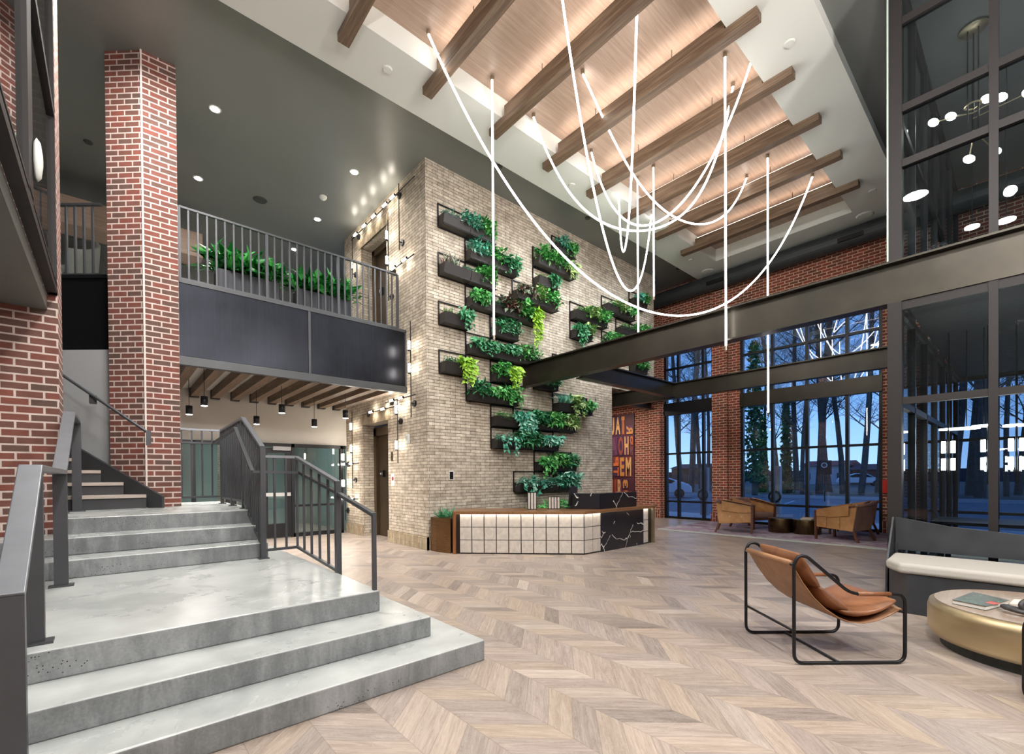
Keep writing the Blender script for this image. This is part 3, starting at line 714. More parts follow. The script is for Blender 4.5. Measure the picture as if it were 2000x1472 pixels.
planter(1, 4, 2, (('bush', 'dark'), ('ivy', 'mid'), ('bush', 'mid')), 'double planter with dense leaves just below steel beam tip', (2, 6, .3))
planter(2, 3, 4, (('fern', 'mid'), ('ivy', 'blue'), ('bush', 'dark'), ('bush', 'mid'), ('bush', 'mix')), 'longest planter, four boxes wide, overflowing with foliage', (1, 22, .55), .10, 1.1)
planter(2, 2, 3, (('fern', 'blue'), ('bush', 'dark'), ('ivy', 'blue')), 'three-box planter directly under the longest one', (0, 5, .4), .10, 1.1)
planter(4, 1, 2, (('ivy', 'mid'), ('bush', 'mid'), ('bush', 'dark')), 'two-box planter, second from the bottom above the desk', (0, 8, .5), .09)
planter(3, 0, 3, (('fern', 'blue'), ('fern', 'blue'), ('bush', 'blue')), 'lowest wall planter above the reception desk, drooping blue-green fronds', (0, 5, .35), .12, 1.2)
planter(5, 4, 2, (('spike', 'blue'), ('bush', 'mix'), ('ivy', 'mid')), 'planter at right below the steel beam with yellow-green leaves', (1, 5, .3), .10)
planter(5, 12, 1, (('bush', 'blue'), ('ivy', 'mid')), 'highest small planter of all, near the dark ceiling', (1, 4, .25), .08)
planter(4, 11, 2, (('bush', 'mid'), ('bush', 'mid'), ('ivy', 'mix')), 'double planter just below the highest small one', (2, 6, .35), .09)
planter(4, 10, 1, (('fern', 'mix'), ('ivy', 'dark')), 'small planter tucked under a double planter in upper middle', (1, 5, .25), .08)
planter(3, 9, 2, (('ivy', 'red'), ('bush', 'mix'), ('bush', 'mid')), 'upper middle planter with mixed purple and pale foliage', None, .09)
planter(3, 8, 1, (('bush', 'mid'), ('ivy', 'lime')), 'bushy planter in the upper middle with long trailing vines', (1, 14, .75), .11, 1.6)
planter(6, 9, 2, (('fern', 'mid'), ('bush', 'mix'), ('bush', 'mid')), 'right hand double planter above the bronze beam, leafy fronds', None, .10)
planter(6, 8, 1, (('ivy', 'dark'), ('bush', 'mix')), 'single planter with hanging vines just above the bronze beam', (0, 9, .5), .10)
planter(8, 10, 2, (('fern', 'mid'), ('bush', 'mix'), ('ivy', 'mid')), 'upper right double planter crossed by the long curved light tube', None, .09)
planter(9, 9, 2, (('fern', 'mid'), ('bush', 'mid')), 'right hand planter below the one crossed by curved tube', None, .09)
planter(8, 8, 1, (('bush', 'mid'),), 'small planter half hidden behind the bronze beam', None, .08)
planter(10, 11, 1, (('ivy', 'blue'), ('bush', 'mid')), 'uppermost planter at the far right end of tan wall', None, .09)
planter(5, 6, 1, (('bush', 'mid'),), 'planter with just a few leaves peeking over bronze beam', None, .07, .5)
planter(4, 5, 1, (('bush', 'dark'),), 'planter seen from beneath under the bronze beam', (0, 4, .2), .09)
planter(10, 7, 1, (('bush', 'mid'),), 'planter at far right glimpsed between the steel beams', None, .09)

# ---- gallery troughs with broad leaves
def trough(x, label, seed, wd=.98):
    r = thing('leafy_trough', label, 'planter', (x, 9.0, 4.36), 0, 'leafy troughs on the gallery')
    m = MB().box(0, 0, .03, wd, .36, .62); o = m.build('trough', P('trough_metal', '#3c3d42', .35, .6), r, bevel=.01)
    m = MB()
    for k in range(6): m.box(wd*(k+.5)/6-.003, -.004, .05, wd*(k+.5)/6+.003, .0, .6)
    m.build('seam', BLACK, r); mb = MB(); rnd = random.Random(seed)
    for k in range(300):
        p = Vector((rnd.uniform(.0, wd), rnd.uniform(.05, .3), .6)); d = Vector((rnd.uniform(-.9, .9), rnd.uniform(-.9, .5), rnd.uniform(.15, 1.2)))
        p2 = p+d.normalized()*rnd.uniform(.03, .24); leaf(mb, p2, d, Vector((0, -.5, 1))+rv(rnd, .6), rnd.uniform(.24, .40), rnd.uniform(.09, .15), .35)
    mb.build('foliage', LV['lily'], r); return r
trough(1.38, 'metal trough of broad glossy leaves on gallery, nearer the brick pillar', 3)
trough(2.68, 'metal trough of broad glossy leaves on gallery, nearer the lift wall', 4, 1.02)
# curved lounge seat on the upper level
r = thing('lounge_seat', 'curved grey high-backed seat behind the short upper railing', 'armchair', (-.75, 10.9, 4.36), -.9)
FELT = P('grey_felt', '#6d716c', .85, 0, .1, 20)
rows = []
for i in range(17):
    a = -.3+i*.25; h = 1.35-.55*abs(math.sin((i-6)*.2))
    rows.append([(math.cos(a)*.55*(1+.12*t), math.sin(a)*.55*(1+.12*t), .12+(h-.12)*t) for t in (0, .25, .5, .75, 1)])
MB().grid(rows).build('shell', FELT, r, True, solid=.05)
MB().lathe([(.1, .3), (.45, .3), (.5, .36), (.5, .44), (.42, .5), (.1, .5)]).build('seat', FELT, r, True)
MB().lathe([(.3, 0), (.3, .03), (.05, .06), (.05, .3)]).build('base', BLACK, r, True)

# ================================================================== LIGHT TUBES
TEND = P('tube_cap', '#9b8f80', .4, .7)
ZW = 7.68
def drop(x, y, z, label):
    r = thing('light_tube', label, 'pendant lamp', (x, y, z), 0, 'straight hanging light tubes')
    MB().tube([(0, 0, 0), (0, 0, ZW-z-.05)], .0155, 8).build('glowing_tube', TUBE, r, True)
    MB().cyl((0, 0, -.07), (0, 0, 0), .02, n=10).build('end_cap', TEND, r); MB().cyl((0, 0, ZW-z-.06), (0, 0, ZW-z), .03, n=12).build('ceiling_rose', TEND, r)
drop(4.575, 5.542, 3.631, 'long straight light tube in front of left wall planters')
drop(6.971, 2.988, 3.337, 'straight light tube crossing the bronze beam, upper end at fourth timber beam')
drop(9.797, 3.388, 2.634, 'lowest reaching straight light tube, ends in front of far windows')
drop(8.332, 4.997, 5.035, 'short straight light tube ending beside edge of planted wall')
drop(8.416, 5.419, 4.39, 'straight light tube ending on top edge of the bronze beam')
def swag(a, b, low, k, sk, lat, label):
    """flexible tube hung between two anchors, lowest height low; sk skews it towards one side, lat bows it sideways"""
    r = thing('light_swag', label, 'pendant lamp', (a[0], a[1], ZW), 0, 'draped light tubes'); A = Vector((0, 0, -.05)); Bv = Vector((b[0]-a[0], b[1]-a[1], -.05))
    sag = ZW-.05-low; n_ = Vector((-Bv.y, Bv.x, 0)).normalized(); pts = []
    for i in range(73):
        t = i/72; u = 2*t-1; up_ = u+sk*(1-u*u); h = (math.cosh(k*up_)-math.cosh(k))/(1-math.cosh(k)); q = A.lerp(Bv, t)+n_*lat*(1-u*u); q.z -= sag*h; pts.append(q)
    MB().tube(pts, .0155, 8).build('glowing_tube', TUBE, r, True)
    for q in (A, Bv): MB().cyl((q.x, q.y, -.06), (q.x, q.y, 0), .03, n=12).build('ceiling_rose', TEND, r)
swag((3.43, 5.552), (11.13, 2.99), 4.316, 1.742, -.055, .166, 'largest draped light tube, sweeping low across the whole hall')
swag((5.587, 5.648), (7.59, 3.13), 5.479, 3.023, -.151, 0, 'draped light tube hung from third timber beam to the right edge of tray')
swag((7.03, 5.537), (7.358, 2.77), 5.749, 1.679, .063, -.079, 'draped light tube whose curve runs just inside its neighbour')
swag((5.568, 4.543), (10.12, 3.90), 6.461, 2.431, -.418, .464, 'shallow draped light tube ending at sixth timber beam')
swag((4.45, 3.97), (9.61, 5.81), 4.717, .756, .113, -.141, 'steep draped light tube with its low point over planted wall')
swag((5.198, 3.334), (8.265, 5.787), 5.721, 2.947, -.433, -.053, 'narrow draped light tube with tight bend near dark ceiling strip')

# ================================================================== CEILING FITTINGS
def downlight(x, y, z, label, power=60):
    r = thing('downlight', label, 'ceiling light', (x, y, z), 0, 'round recessed downlights')
    MB().lathe([(.06, -.005), (.085, -.008), (.09, 0)], n=24).build('trim_ring', P('trim_white', '#e8e8e4', .4) if 'tw' not in bpy.data.materials else bpy.data.materials['tw'], r)
    MB().lathe([(.001, -.009), (.058, -.009), (.058, -.006), (.001, -.006)], n=20).build('lens', DOWN, r)
    lamp('SPOT', 'downlight_beam', (x, y, z-.03), power, (1, .95, .88), .05, (0, 0, 0), 2.4, .8)
for x, y, l, pw in ((1.355, 8.859, 'downlight in dark ceiling, nearest one right of the brick pillar', 60), (1.39, 11.115, 'downlight in dark ceiling, second out from brick pillar', 40),
                    (3.734, 8.883, 'downlight in dark ceiling nearest corner of planted wall', 60), (3.738, 11.06, 'downlight in dark ceiling just above the upper lift door string lights', 40),
                    (3.75, 12.91, 'downlight over middle of gallery seen through the railing', 30), (2.04, 14.4, 'farthest downlight over the back of gallery', 30)):
    downlight(x, y, CZ, l, pw)
r = thing('sprinkler', 'white ceiling sprinkler dome among the downlights', 'sprinkler', (3.538, 10.1, CZ))
MB().lathe([(.001, -.07), (.05, -.06), (.08, -.02), (.085, 0)], n=20).build('dome', WHITE, r, True)
def disc(name, x, y, z, rad, mat, label, cat):
    r = thing(name, label, cat, (x, y, z)); MB().lathe([(.001, -.018), (rad*.75, -.018), (rad*.82, -.014), (rad, -.006), (rad, 0)], n=28).build('cover', mat, r, True)
    MB().lathe([(rad*.80, -.021), (rad*.84, -.021), (rad*.84, -.01), (rad*.8, -.01)], n=28).build('ring', mat, r)
DKD = P('disc_dark', '#3e403c', .6)
disc('ceiling_speaker', 2.524, 11.1, CZ, .14, DKD, 'dark round ceiling speaker above the gallery railing', 'speaker')
disc('ceiling_speaker', 13.15, 2.5, 7.36, .17, WHITE, 'white round ceiling speaker in far right corner of dropped ceiling', 'speaker')
disc('ceiling_speaker', 13.2, 6.18, 7.36, .17, WHITE, 'white round ceiling speaker in far left corner of dropped ceiling', 'speaker')
for x, y, z, m_, l in ((3.10, 6.15, 7.36, WHITE, 'round sprinkler cover between first two timber beam ends, left'), (7.13, 2.18, 7.36, WHITE, 'round sprinkler cover near upper right timber beam ends'),
                   (7.17, 6.15, 7.36, WHITE, 'round sprinkler cover on left strip, middle of dropped ceiling'), (12.15, 2.18, 7.36, WHITE, 'round sprinkler cover beyond the last timber beam, right'),
                   (12.15, 6.14, 7.36, WHITE, 'round sprinkler cover beyond the last timber beam, left'), (5.84, 6.88, CZ, DKD, 'dark sprinkler cover in ceiling strip above left planters'),
                   (8.59, 6.88, CZ, DKD, 'dark sprinkler cover in ceiling strip, middle'), (12.72, 6.84, CZ, DKD, 'small dark cover in ceiling strip by far end'),
                   (-.26, 11.2, CZ, DKD, 'dark round cover left of the tall brick pillar')):
    disc('sprinkler_cover', x, y, z, .07, m_, l, 'sprinkler')

# ================================================================== ROD LIGHTS ON THE LIFT WALL
def rodlight(y, z, horiz, length, bulbs, label, base=None):
    """rod centred at origin end (y,z); bulbs given as distances along the rod"""
    r = thing('rod_light', label, 'wall lamp', (EX-.09, y, z), 0, 'black rod lights with glowing tubes')
    d = Vector((0, -1, 0)) if horiz else Vector((0, 0, 1))
    MB().cyl((0, 0, 0), d*length, .011, n=8).build('rod', BLACK, r)
    if base is None: base = length*.12
    q = d*base
    MB().cyl((.088, q.y, q.z), (.055, q.y, q.z), .065, n=20).cyl((.06, q.y, q.z), (0, q.y, q.z), .012, n=8).build('wall_plate', BLACK, r)
    for s in bulbs:
        q = d*s+Vector((-.035, 0, 0))
        MB().cyl(q-d*.085, q+d*.085, .022, n=12).build('glowing_bulb', BULB, r, True)
        MB().cyl(q-d*.115, q-d*.085, .025, n=12).cyl(q+d*.085, q+d*.1, .024, n=12).cyl(q, q+Vector((.035, 0, 0)), .006, n=6).build('bulb_holder', BLACK, r)
rodlight(8.49, 6.08, False, 1.35, (), 'bare upper rod nearest the wall corner, without glowing part')
rodlight(8.70, 7.26, True, .85, (), 'short bare horizontal rod high at wall corner')
rodlight(8.98, 5.18, False, 1.72, (.85, 1.38), 'upper vertical rod light right of upper lift door', .1)
rodlight(10.95, 7.24, True, 2.35, (.35, .85, 1.35, 1.9, 2.25), 'long horizontal rod light under the ceiling over upper lift door')
rodlight(10.88, 6.28, False, 1.0, (.33,), 'vertical rod light left of upper lift door')
rodlight(9.0, 5.77, True, 1.1, (.30, .78), 'horizontal rod light beside upper lift door right')
rodlight(8.06, 2.6, False, 1.9, (.97, 1.42), 'vertical rod light beside the end of gallery panels', .28)
rodlight(9.17, 3.03, True, 1.27, (.35, .75), 'horizontal rod light right under the gallery corner')
rodlight(8.63, 1.70, False, 1.33, (.38, 1.12), 'vertical rod light right of the ground floor lift door', .88)
rodlight(10.43, 2.90, True, 1.95, (.6, 1.2), 'horizontal rod light over the ground floor lift door')
rodlight(11.0, 1.15, False, 1.9, (.98, 1.52), 'vertical rod light left of the ground floor lift door', .2)
rodlight(11.5, .32, False, 1.9, (.95, 1.62), 'vertical rod light at far left edge of lift wall', .25)
rodlight(11.55, 1.755, True, .9, (.1, .55), 'short horizontal rod light left of lift door, upper')
rodlight(11.55, .885, True, .85, (.1, .6), 'short horizontal rod light left of lift door, lower')
# signs and devices on the brick
r = thing('door_sign', 'white notice with red emblem right of lift door', 'sign', (EX-.004, 9.03, 1.36))
B(-.006, -.075, -.13, 0, .075, .13).build('plate', WHITE, r); MB().lathe([(.001, 0), (.045, 0), (.045, .003), (.001, .003)], n=20).build('emblem', P('emblem', '#8e3a44', .5), r).matrix_local = Matrix.Translation((-.009, 0, .02)) @ Matrix.Rotation(PI/2, 4, 'Y')
r = thing('call_panel', 'slim metal call plate on brick right of lift door', 'panel', (EX-.004, 9.06, 1.86)); B(-.008, -.04, -.1, 0, .04, .1).build('plate', LFR, r)
B(-.012, -.015, -.02, -.006, .015, .01).build('button', BLACK, r)
r = thing('alarm_strobe', 'white alarm strobe on tan brick beside rod light', 'alarm', (EX-.004, 8.32, 2.19)); B(-.05, -.065, -.1, 0, .065, .1).build('casing', WHITE, r, bevel=.02); B(-.06, -.03, -.03, -.045, .03, .05).build('lens', GLASS, r)
r = thing('wall_keypad', 'small black screen with white frame on tan brick wall', 'keypad', (5.13, PY, 1.44)); B(-.055, -.012, -.09, .055, 0, .09).build('frame', WHITE, r, bevel=.004); B(-.042, -.016, -.075, .042, -.011, .075).build('screen', BLACK, r)
r = thing('alarm_box', 'red box on brick pier beside the steel column', 'alarm', (FX-.01, 2.16, 1.11)); B(-.08, -.13, -.16, 0, .13, .16).build('casing', P('alarm_red', '#d3231c', .4), r, bevel=.008); B(-.085, -.06, -.05, -.078, .06, .05).build('front_plate', P('alarm_red_dark', '#b51a14', .4), r)

# ================================================================== UNDER THE GALLERY
for i in range(10):
    r = thing('gallery_beam', 'oak beam under gallery, %s counted from the brick pillar' % ('first', 'second', 'third', 'fourth', 'fifth', 'sixth', 'seventh', 'eighth', 'ninth', 'tenth')[i], 'beam', (.95+.374*i, 8.5, 3.13), 0, 'oak beams under the gallery')
    B(-.075, 0, .005, .075, 3.0, .175).build('timber', BEAMW, r, bevel=.004); MB().box(-.082, 2.95, -.01, .082, 3.09, .178).build('end_cap', BLACK, r)
for i, (x, y, z, l) in enumerate(((1.09, 10.2, 2.60, 'cylinder pendant nearest the brick pillar, back row'), (1.21, 9.3, 2.66, 'cylinder pendant nearest the brick pillar, front row'), (2.23, 10.3, 2.51, 'middle cylinder pendant of the back row'),
                    (2.42, 9.2, 2.63, 'middle cylinder pendant of the front row'), (3.27, 10.0, 2.50, 'right cylinder pendant of the back row'), (3.63, 9.2, 2.63, 'right cylinder pendant of the front row beside tan brick'))):
    if i == 0:
        p0 = thing('cylinder_pendant', l, 'pendant lamp', (x, y, z), 0, 'black cylinder pendants under the gallery')
        MB().lathe([(.045, 0), (.055, 0), (.055, .16), (.01, .165)], n=24).build('shade', BLACK, p0, True)
        MB().cyl((0, 0, .16), (0, 0, .8), .005, n=6).build('cord', BLACK, p0); MB().lathe([(.001, -.004), (.048, -.004), (.048, .0), (.001, .0)], n=20).build('glowing_lens', DOWN, p0)
    else: dup(p0, (x, y, z), label=l)
    lamp('SPOT', 'pendant_beam', (x, y, z-.02), 80, (1, .94, .86), .04, (0, 0, 0), 2.9, .9)
for x in (1.0, 3.2): lamp('AREA', 'corridor_light', (x, 13.0, 3.1), 16, (.92, 1, .97), .5)
for x, y in ((2.0, 13.5), (-2.5, 11.5)): lamp('AREA', 'gallery_light', (x, y, 7.4), 14, (1, .95, .9), .4)
lamp('AREA', 'passage_light', (12.2, 9.6, 3.8), 45, (1, .9, .78), .4)

# ================================================================== RECEPTION DESK
r = thing('reception_desk', 'angled reception desk with backlit stone tiles, timber counter and black marble panel', 'desk', (6.357, 5.217, 0))
A = Vector((4.755-6.357, 6.882-5.217, 0)); ud = (-A).normalized(); un = Vector((ud.y, -ud.x, 0)); LL = A.length
# left wing tiles
def tiles(O, u, nrm, x0, x1, cols, hz=(.02, .255, .49, .725)):
    t = MB(); w = (x1-x0)/cols
    for i in range(cols):
        for j in range(3):
            a = x0+i*w+.008; b = x0+(i+1)*w-.008; z0, z1 = hz[j]+.006, hz[j+1]-.006
            p = [O+u*a, O+u*b]; o_ = nrm*.012
            t.add([tuple(p[0]+Vector((0, 0, z0))), tuple(p[1]+Vector((0, 0, z0))), tuple(p[1]+Vector((0, 0, z1))), tuple(p[0]+Vector((0, 0, z1))),
                   tuple(p[0]+o_+Vector((0, 0, z0))), tuple(p[1]+o_+Vector((0, 0, z0))), tuple(p[1]+o_+Vector((0, 0, z1))), tuple(p[0]+o_+Vector((0, 0, z1)))],
                  [(0, 3, 2, 1), (4, 5, 6, 7), (0, 1, 5, 4), (1, 2, 6, 5), (2, 3, 7, 6), (3, 0, 4, 7)])
    return t.build('tile_front', TILE, r)
O0 = Vector((0, 0, 0)); ux = Vector((1, 0, 0)); nx_ = Vector((0, -1, 0))
dep = .72
tiles(A, ud, un, .06, LL, 10); tiles(O0, ux, nx_, 0, .465, 2); tiles(O0, ux, nx_, 1.86, 2.06, 1)
back = -un*dep
inner = Vector((0, 0, 0)) - un*dep + Vector((0, 0, 0))
# plan outline: A -> O -> E(2.25,0) -> (2.25,dep) -> inner corner -> A back
ix = (-un*dep).x + (-ud).x*0
k_ = (dep - (-un*dep).y)/(-ud.y) if abs(ud.y) > 1e-6 else 0
Ic = -un*dep - ud*k_
plan = [tuple((A)[:2]), (0, 0), (2.25, 0), (2.25, dep), tuple(Ic[:2]), tuple((A-un*dep)[:2])]
MB().prism([(p[0], p[1]+.004) for p in plan], .0, .735).build('body', GRID, r)
ov = .05; cplan = [tuple((A+un*ov-ud*.06)[:2]), (0-.02, -ov), (2.30, -ov), (2.30, dep+.02), tuple((Ic+Vector((.0, .02, 0)))[:2]), tuple((A-un*(dep+.02)-ud*.06)[:2])]
MB().prism(cplan, .745, .782).build('counter_top', CTOP, r, bevel=.004)
MB().ext([A-ud*.06+un*ov+Vector((0, 0, .725)), O0+un*ov+Vector((0, 0, .725)), O0+un*(ov-.012)+Vector((0, 0, .725)), A-ud*.06+un*(ov-.012)+Vector((0, 0, .725))], (0, 0, .025)).box(-.02, -ov, .725, 2.25, -ov+.012, .75).build('counter_edge', CTOP, r)
m = MB(); q = A-ud*.06; m.ext([q+un*ov, q+ud*.055+un*ov, q+ud*.055-un*.3, q-un*.3], (0, 0, .745)); m.build('end_panel', WALN, r)
B(2.20, -.05, 0, 2.25, dep, .745).build('end_panel', BRASS, r)
B(.47, -.03, .0, 1.855, 0, .742).build('marble_panel', MARB, r)
MB().ext([A+un*.035+ud*.02+Vector((0, 0, .738)), O0+un*.035+Vector((0, 0, .738)), O0+un*.02+Vector((0, 0, .738)), A+un*.02+ud*.02+Vector((0, 0, .738))], (0, 0, .006)).box(0, -.04, .738, 2.2, -.028, .744).build('light_strip', LEDD, r)
# marble riser standing on the counter
r = thing('marble_riser', 'low black marble box with white veins standing on the desk counter', 'box', (6.86, 5.26, .783))
MB().prism([(.0, 0), (1.22, 0), (1.22, .3), (.28, .3), (-.28, .48)], 0, .295).build('marble_shell', MARB, r, bevel=.004)
r = thing('computer_monitor', 'black back of a desk monitor left of marble box', 'monitor', (6.72, 5.78, .783), .5)
m = MB().ext([(-.30, 0, .06), (.30, 0, .06), (.30, -.03, .42), (-.30, -.03, .42)], (0, .035, 0)); m.build('screen_housing', BLACK, r, bevel=.006)
MB().cyl((0, .04, .01), (0, .03, .2), .02, n=10).build('stand', BLACK, r); B(-.1, -.05, 0, .1, .12, .012).build('foot', BLACK, r)
def holder(x, y, h, n, label):
    r = thing('striped_screen', label, 'ornament', (x, y, .783), -PI/4)
    m = MB(); w = .055
    for i in range(n): m.box(i*w+.008, -.03, .012, (i+1)*w-.008, .03, h-.012)
    m.build('stone_bar', TILE, r); m = MB()
    for i in range(n+1): m.box(i*w-.006, -.035, 0, i*w+.006, .035, h)
    m.box(0, -.035, 0, n*w, .035, .012).box(0, -.035, h-.012, n*w, .035, h); m.build('frame', BLACK, r)
holder(5.93, 6.22, .33, 3, 'taller striped ornament of three stone bars on the counter')
holder(6.28, 6.02, .24, 4, 'lower striped ornament of four stone bars on the counter')
r = thing('floor_planter', 'dark metal floor planter with small spiky plant left of desk', 'planter', (4.66, 7.22, 0), 0)
MB().prism([(-.06, .1), (.03, -.24), (.36, .02), (.36, .3), (-.06, .3)], .0, .64).build('trough', brushed('bronze_planter', '#6a4c30', '#80603e', .3, .8), r)
mb = MB(); rnd = random.Random(5)
for k in range(46): leaf(mb, Vector((rnd.uniform(.0, .25), rnd.uniform(-.05, .15), .62)), Vector((rnd.uniform(-1, 1), rnd.uniform(-1, .6), rnd.uniform(.4, 1.3))), Vector((0, -1, .4))+rv(rnd, .5), rnd.uniform(.12, .3), .03, .1)
mb.build('foliage', LV['dark'], r)
r = thing('floor_planter', 'low planting trough with small leafy plants behind the desk', 'planter', (6.6, 7.05, .0))
B(0, 0, 0, 2.3, .4, .66).build('trough', BLACK, r)
mb = MB(); rnd = random.Random(9)
for x0, kd, cnt, L in ((.0, 'fern', 12, .13), (.35, 'ivy', 60, .09), (.7, 'spike', 20, .13), (1.0, 'bush', 150, .10), (1.5, 'spike', 22, .12), (1.8, 'bush', 120, .1)): foliage(mb, rnd, x0, x0+.42, kd, cnt, L, .15, .68)
mb.build('foliage', LV['mid'], r)

# letter mural
r = thing('letter_mural', 'mural of large wooden printing letters on far brick wall', 'mural', (FX-.025, 9.07, .45))
B(-.015, 0, 0, .02, 2.0, 3.15).build('backing', P('mural_ground', '#4d2430', .6, 0, .3, 4), r)
TM = [wood('letter_wood_%d' % i, *c_, 2, .5) for i, c_ in enumerate((('#a86a34', '#c98745', '#dba05d'), ('#7a3330', '#96443c', '#aa5a4c'), ('#c08a4c', '#d6a468', '#e6bd86'), ('#503248', '#6b4459', '#7d566a'), ('#b5512c', '#cf6a38', '#e08a50')))]
GM = [P('block_%d' % i, c_, .6, 0, .15, 6) for i, c_ in enumerate(('#5d2f52', '#7a3a34', '#3e2b4a', '#8a4a34'))]
# rows from the top, each cell: (letter, y from right edge, width, zlow, height, rotation, material, ground)
cells = [('R', .02, .3, 2.42, .32, 1, 0, 0), ('T', .36, .16, 2.42, .68, 0, 0, 1), ('A', .54, .24, 2.42, .68, 0, 2, 2), ('U', .80, .24, 2.42, .68, 0, 2, 0), ('B', 1.07, .3, 2.42, .68, 0, 4, 3),
         ('Q', .02, .14, 2.02, .34, 0, 4, 1), ('7', .02, .14, 1.68, .32, 1, 3, 1), ('H', .20, .2, 1.68, .7, 0, 2, 0), ('O', .42, .24, 1.68, .7, 0, 1, 2), ('A', .68, .3, 1.68, .7, 0, 3, 0), ('S', 1.0, .3, 1.68, .7, 0, 2, 3),
         ('M', .10, .26, .92, .72, 0, 2, 1), ('E', .38, .22, .92, .72, 0, 0, 0), ('P', .62, .26, 1.3, .36, 1, 4, 1), ('T', .62, .26, .94, .34, 1, 4, 2), ('N', .95, .36, .92, .72, 0, 1, 3),
         ('G', .02, .2, .0, .3, 0, 4, 0), ('9', .24, .24, .1, .36, 1, 4, 1), ('3', .24, .24, .5, .34, 1, 0, 2), ('R', .50, .2, .1, .76, 0, 2, 0), ('I', .72, .12, .1, .76, 0, 1, 1), ('U', .88, .3, .1, .76, 0, 0, 3)]
for ch, y0, w_, z0, h_, ro, mt, gm in cells:
    B(-.03, y0+.008, z0+.008, -.01, y0+w_-.008, z0+h_-.008).build('letter_block', GM[gm], r)
    text('letter', ch, .5, TM[mt], (-.036, y0+w_/2, z0+h_/2), (PI/2, 0, -PI/2) if not ro else (0, -PI/2, -PI), r, .006, (w_*.86, h_*.92) if not ro else (h_*.9, w_*.86))

# ================================================================== SLING CHAIRS
def sling_chair(label, loc, rz):
    r = thing('sling_chair', label, 'lounge chair', loc, rz, 'leather sling chairs on black tube frames'); hw = .333
    for s in (-1, 1):
        x = s*hw
        path = fillet([(x, 0, .012), (x, 0, .745), (x, .035, .805), (x, .095, .80), (x, .42, .52), (x, .82, .515), (x, .82, .012)], .075, 7, True)
        MB().tube(path, .0125, 10, closed=True).build('side_frame', BLACK, r, True)
        MB().tube([(x, .47, .521), (x, .71, .516)], .0165, 10).build('arm_wrap', COGN, r, True)
    for y, z, rad, nm in ((0, .25, .010, 'cross_bar'), (.34, .012, .010, 'cross_bar'), (0, .735, .010, 'cross_bar'), (.815, .38, .010, 'cross_bar')):
        MB().cyl((-hw, y, z), (hw, y, z), rad, n=10).build(nm, BLACK, r, True)
    prof = [(.0, .752), (.03, .70), (.09, .60), (.17, .49), (.26, .40), (.35, .335), (.44, .295), (.54, .285), (.64, .305), (.73, .345), (.81, .392)]
    rows = [[(-.30+.6*j/12, y, z-.006*math.sin(j*2.1+i*.7)) for j in range(13)] for i, (y, z) in enumerate(prof)]
    MB().grid(rows).build('sling', COGB, r, True, solid=.006)
    MB().cyl((-.295, .0, .745), (.295, .0, .745), .021, n=12).build('sling_hem', COGB, r, True); MB().cyl((-.295, .813, .385), (.295, .813, .385), .019, n=12).build('sling_hem', COGB, r, True)
    def cush(name, pts, w, t, mat, puff=.5):
        m = MB(); n = len(pts); R = []
        for sgn in (1, -1):
            rows = []
            for i, (y, z) in enumerate(pts):
                a = pts[max(i-1, 0)]; b = pts[min(i+1, n-1)]; d = Vector((0, b[0]-a[0], b[1]-a[1])).normalized(); nr = Vector((0, -d.z, d.y))
                ti = i/(n-1); row = []
                for j in range(9):
                    tj = j/8; e = (max(0, 1-abs(2*ti-1)**4)**.5)*(max(0, 1-abs(2*tj-1)**4)**.5)
                    row.append(tuple(Vector((-w+2*w*tj, y, z))+nr*(t*.5+sgn*t*.5*(.18+.82*e)+.004*math.sin(j*3+i*2)))) 
                rows.append(row if sgn == 1 else row)
            if sgn == 1: m.grid(rows)
            else: m.grid([q[::-1] for q in rows])
        # close the rim
        Cn = 9; b2 = n*Cn
        def top(i, j): return i*Cn+j
        def bot(i, j): return b2+i*Cn+(Cn-1-j)
        for i in range(n-1):
            m.f.append((top(i, 0), top(i+1, 0), bot(i+1, 0), bot(i, 0))); m.f.append((top(i+1, 8), top(i, 8), bot(i, 8), bot(i+1, 8)))
        for j in range(8):
            m.f.append((top(0, j+1), top(0, j), bot(0, j), bot(0, j+1))); m.f.append((top(n-1, j), top(n-1, j+1), bot(n-1, j+1), bot(n-1, j)))
        return m.build(name, mat, r, True, sub=1)
    cush('head_cushion', [(.03, .79), (.06, .72), (.10, .65), (.15, .575), (.20, .50)], .285, .12, COGN)
    cush('back_cushion', [(.17, .53), (.23, .455), (.30, .395), (.37, .35), (.43, .325)], .29, .125, COGN)
    cush('seat_cushion', [(.37, .325), (.46, .305), (.56, .302), (.66, .322), (.75, .358), (.84, .41)], .305, .115, COGN)
    return r
ang = math.atan2(.616-1.152, 4.388-3.765)          # forward direction
mid = ((4.234+3.765)/2, (1.628+1.152)/2)
sc = sling_chair('cognac leather sling chair with black tube frame facing the brass table', (mid[0], mid[1], 0), ang-PI/2)
# second one, mostly outside the frame at right: only a frame corner shows
a2 = math.radians(52); fx, fy = math.cos(a2), math.sin(a2); lx, ly = -fy, fx
dup(sc, (4.215-fx*.82-lx*.333+.0, .02-fy*.82-ly*.333, 0), a2-PI/2, 'sling chair cut off by right edge of photo, only black frame corner visible')

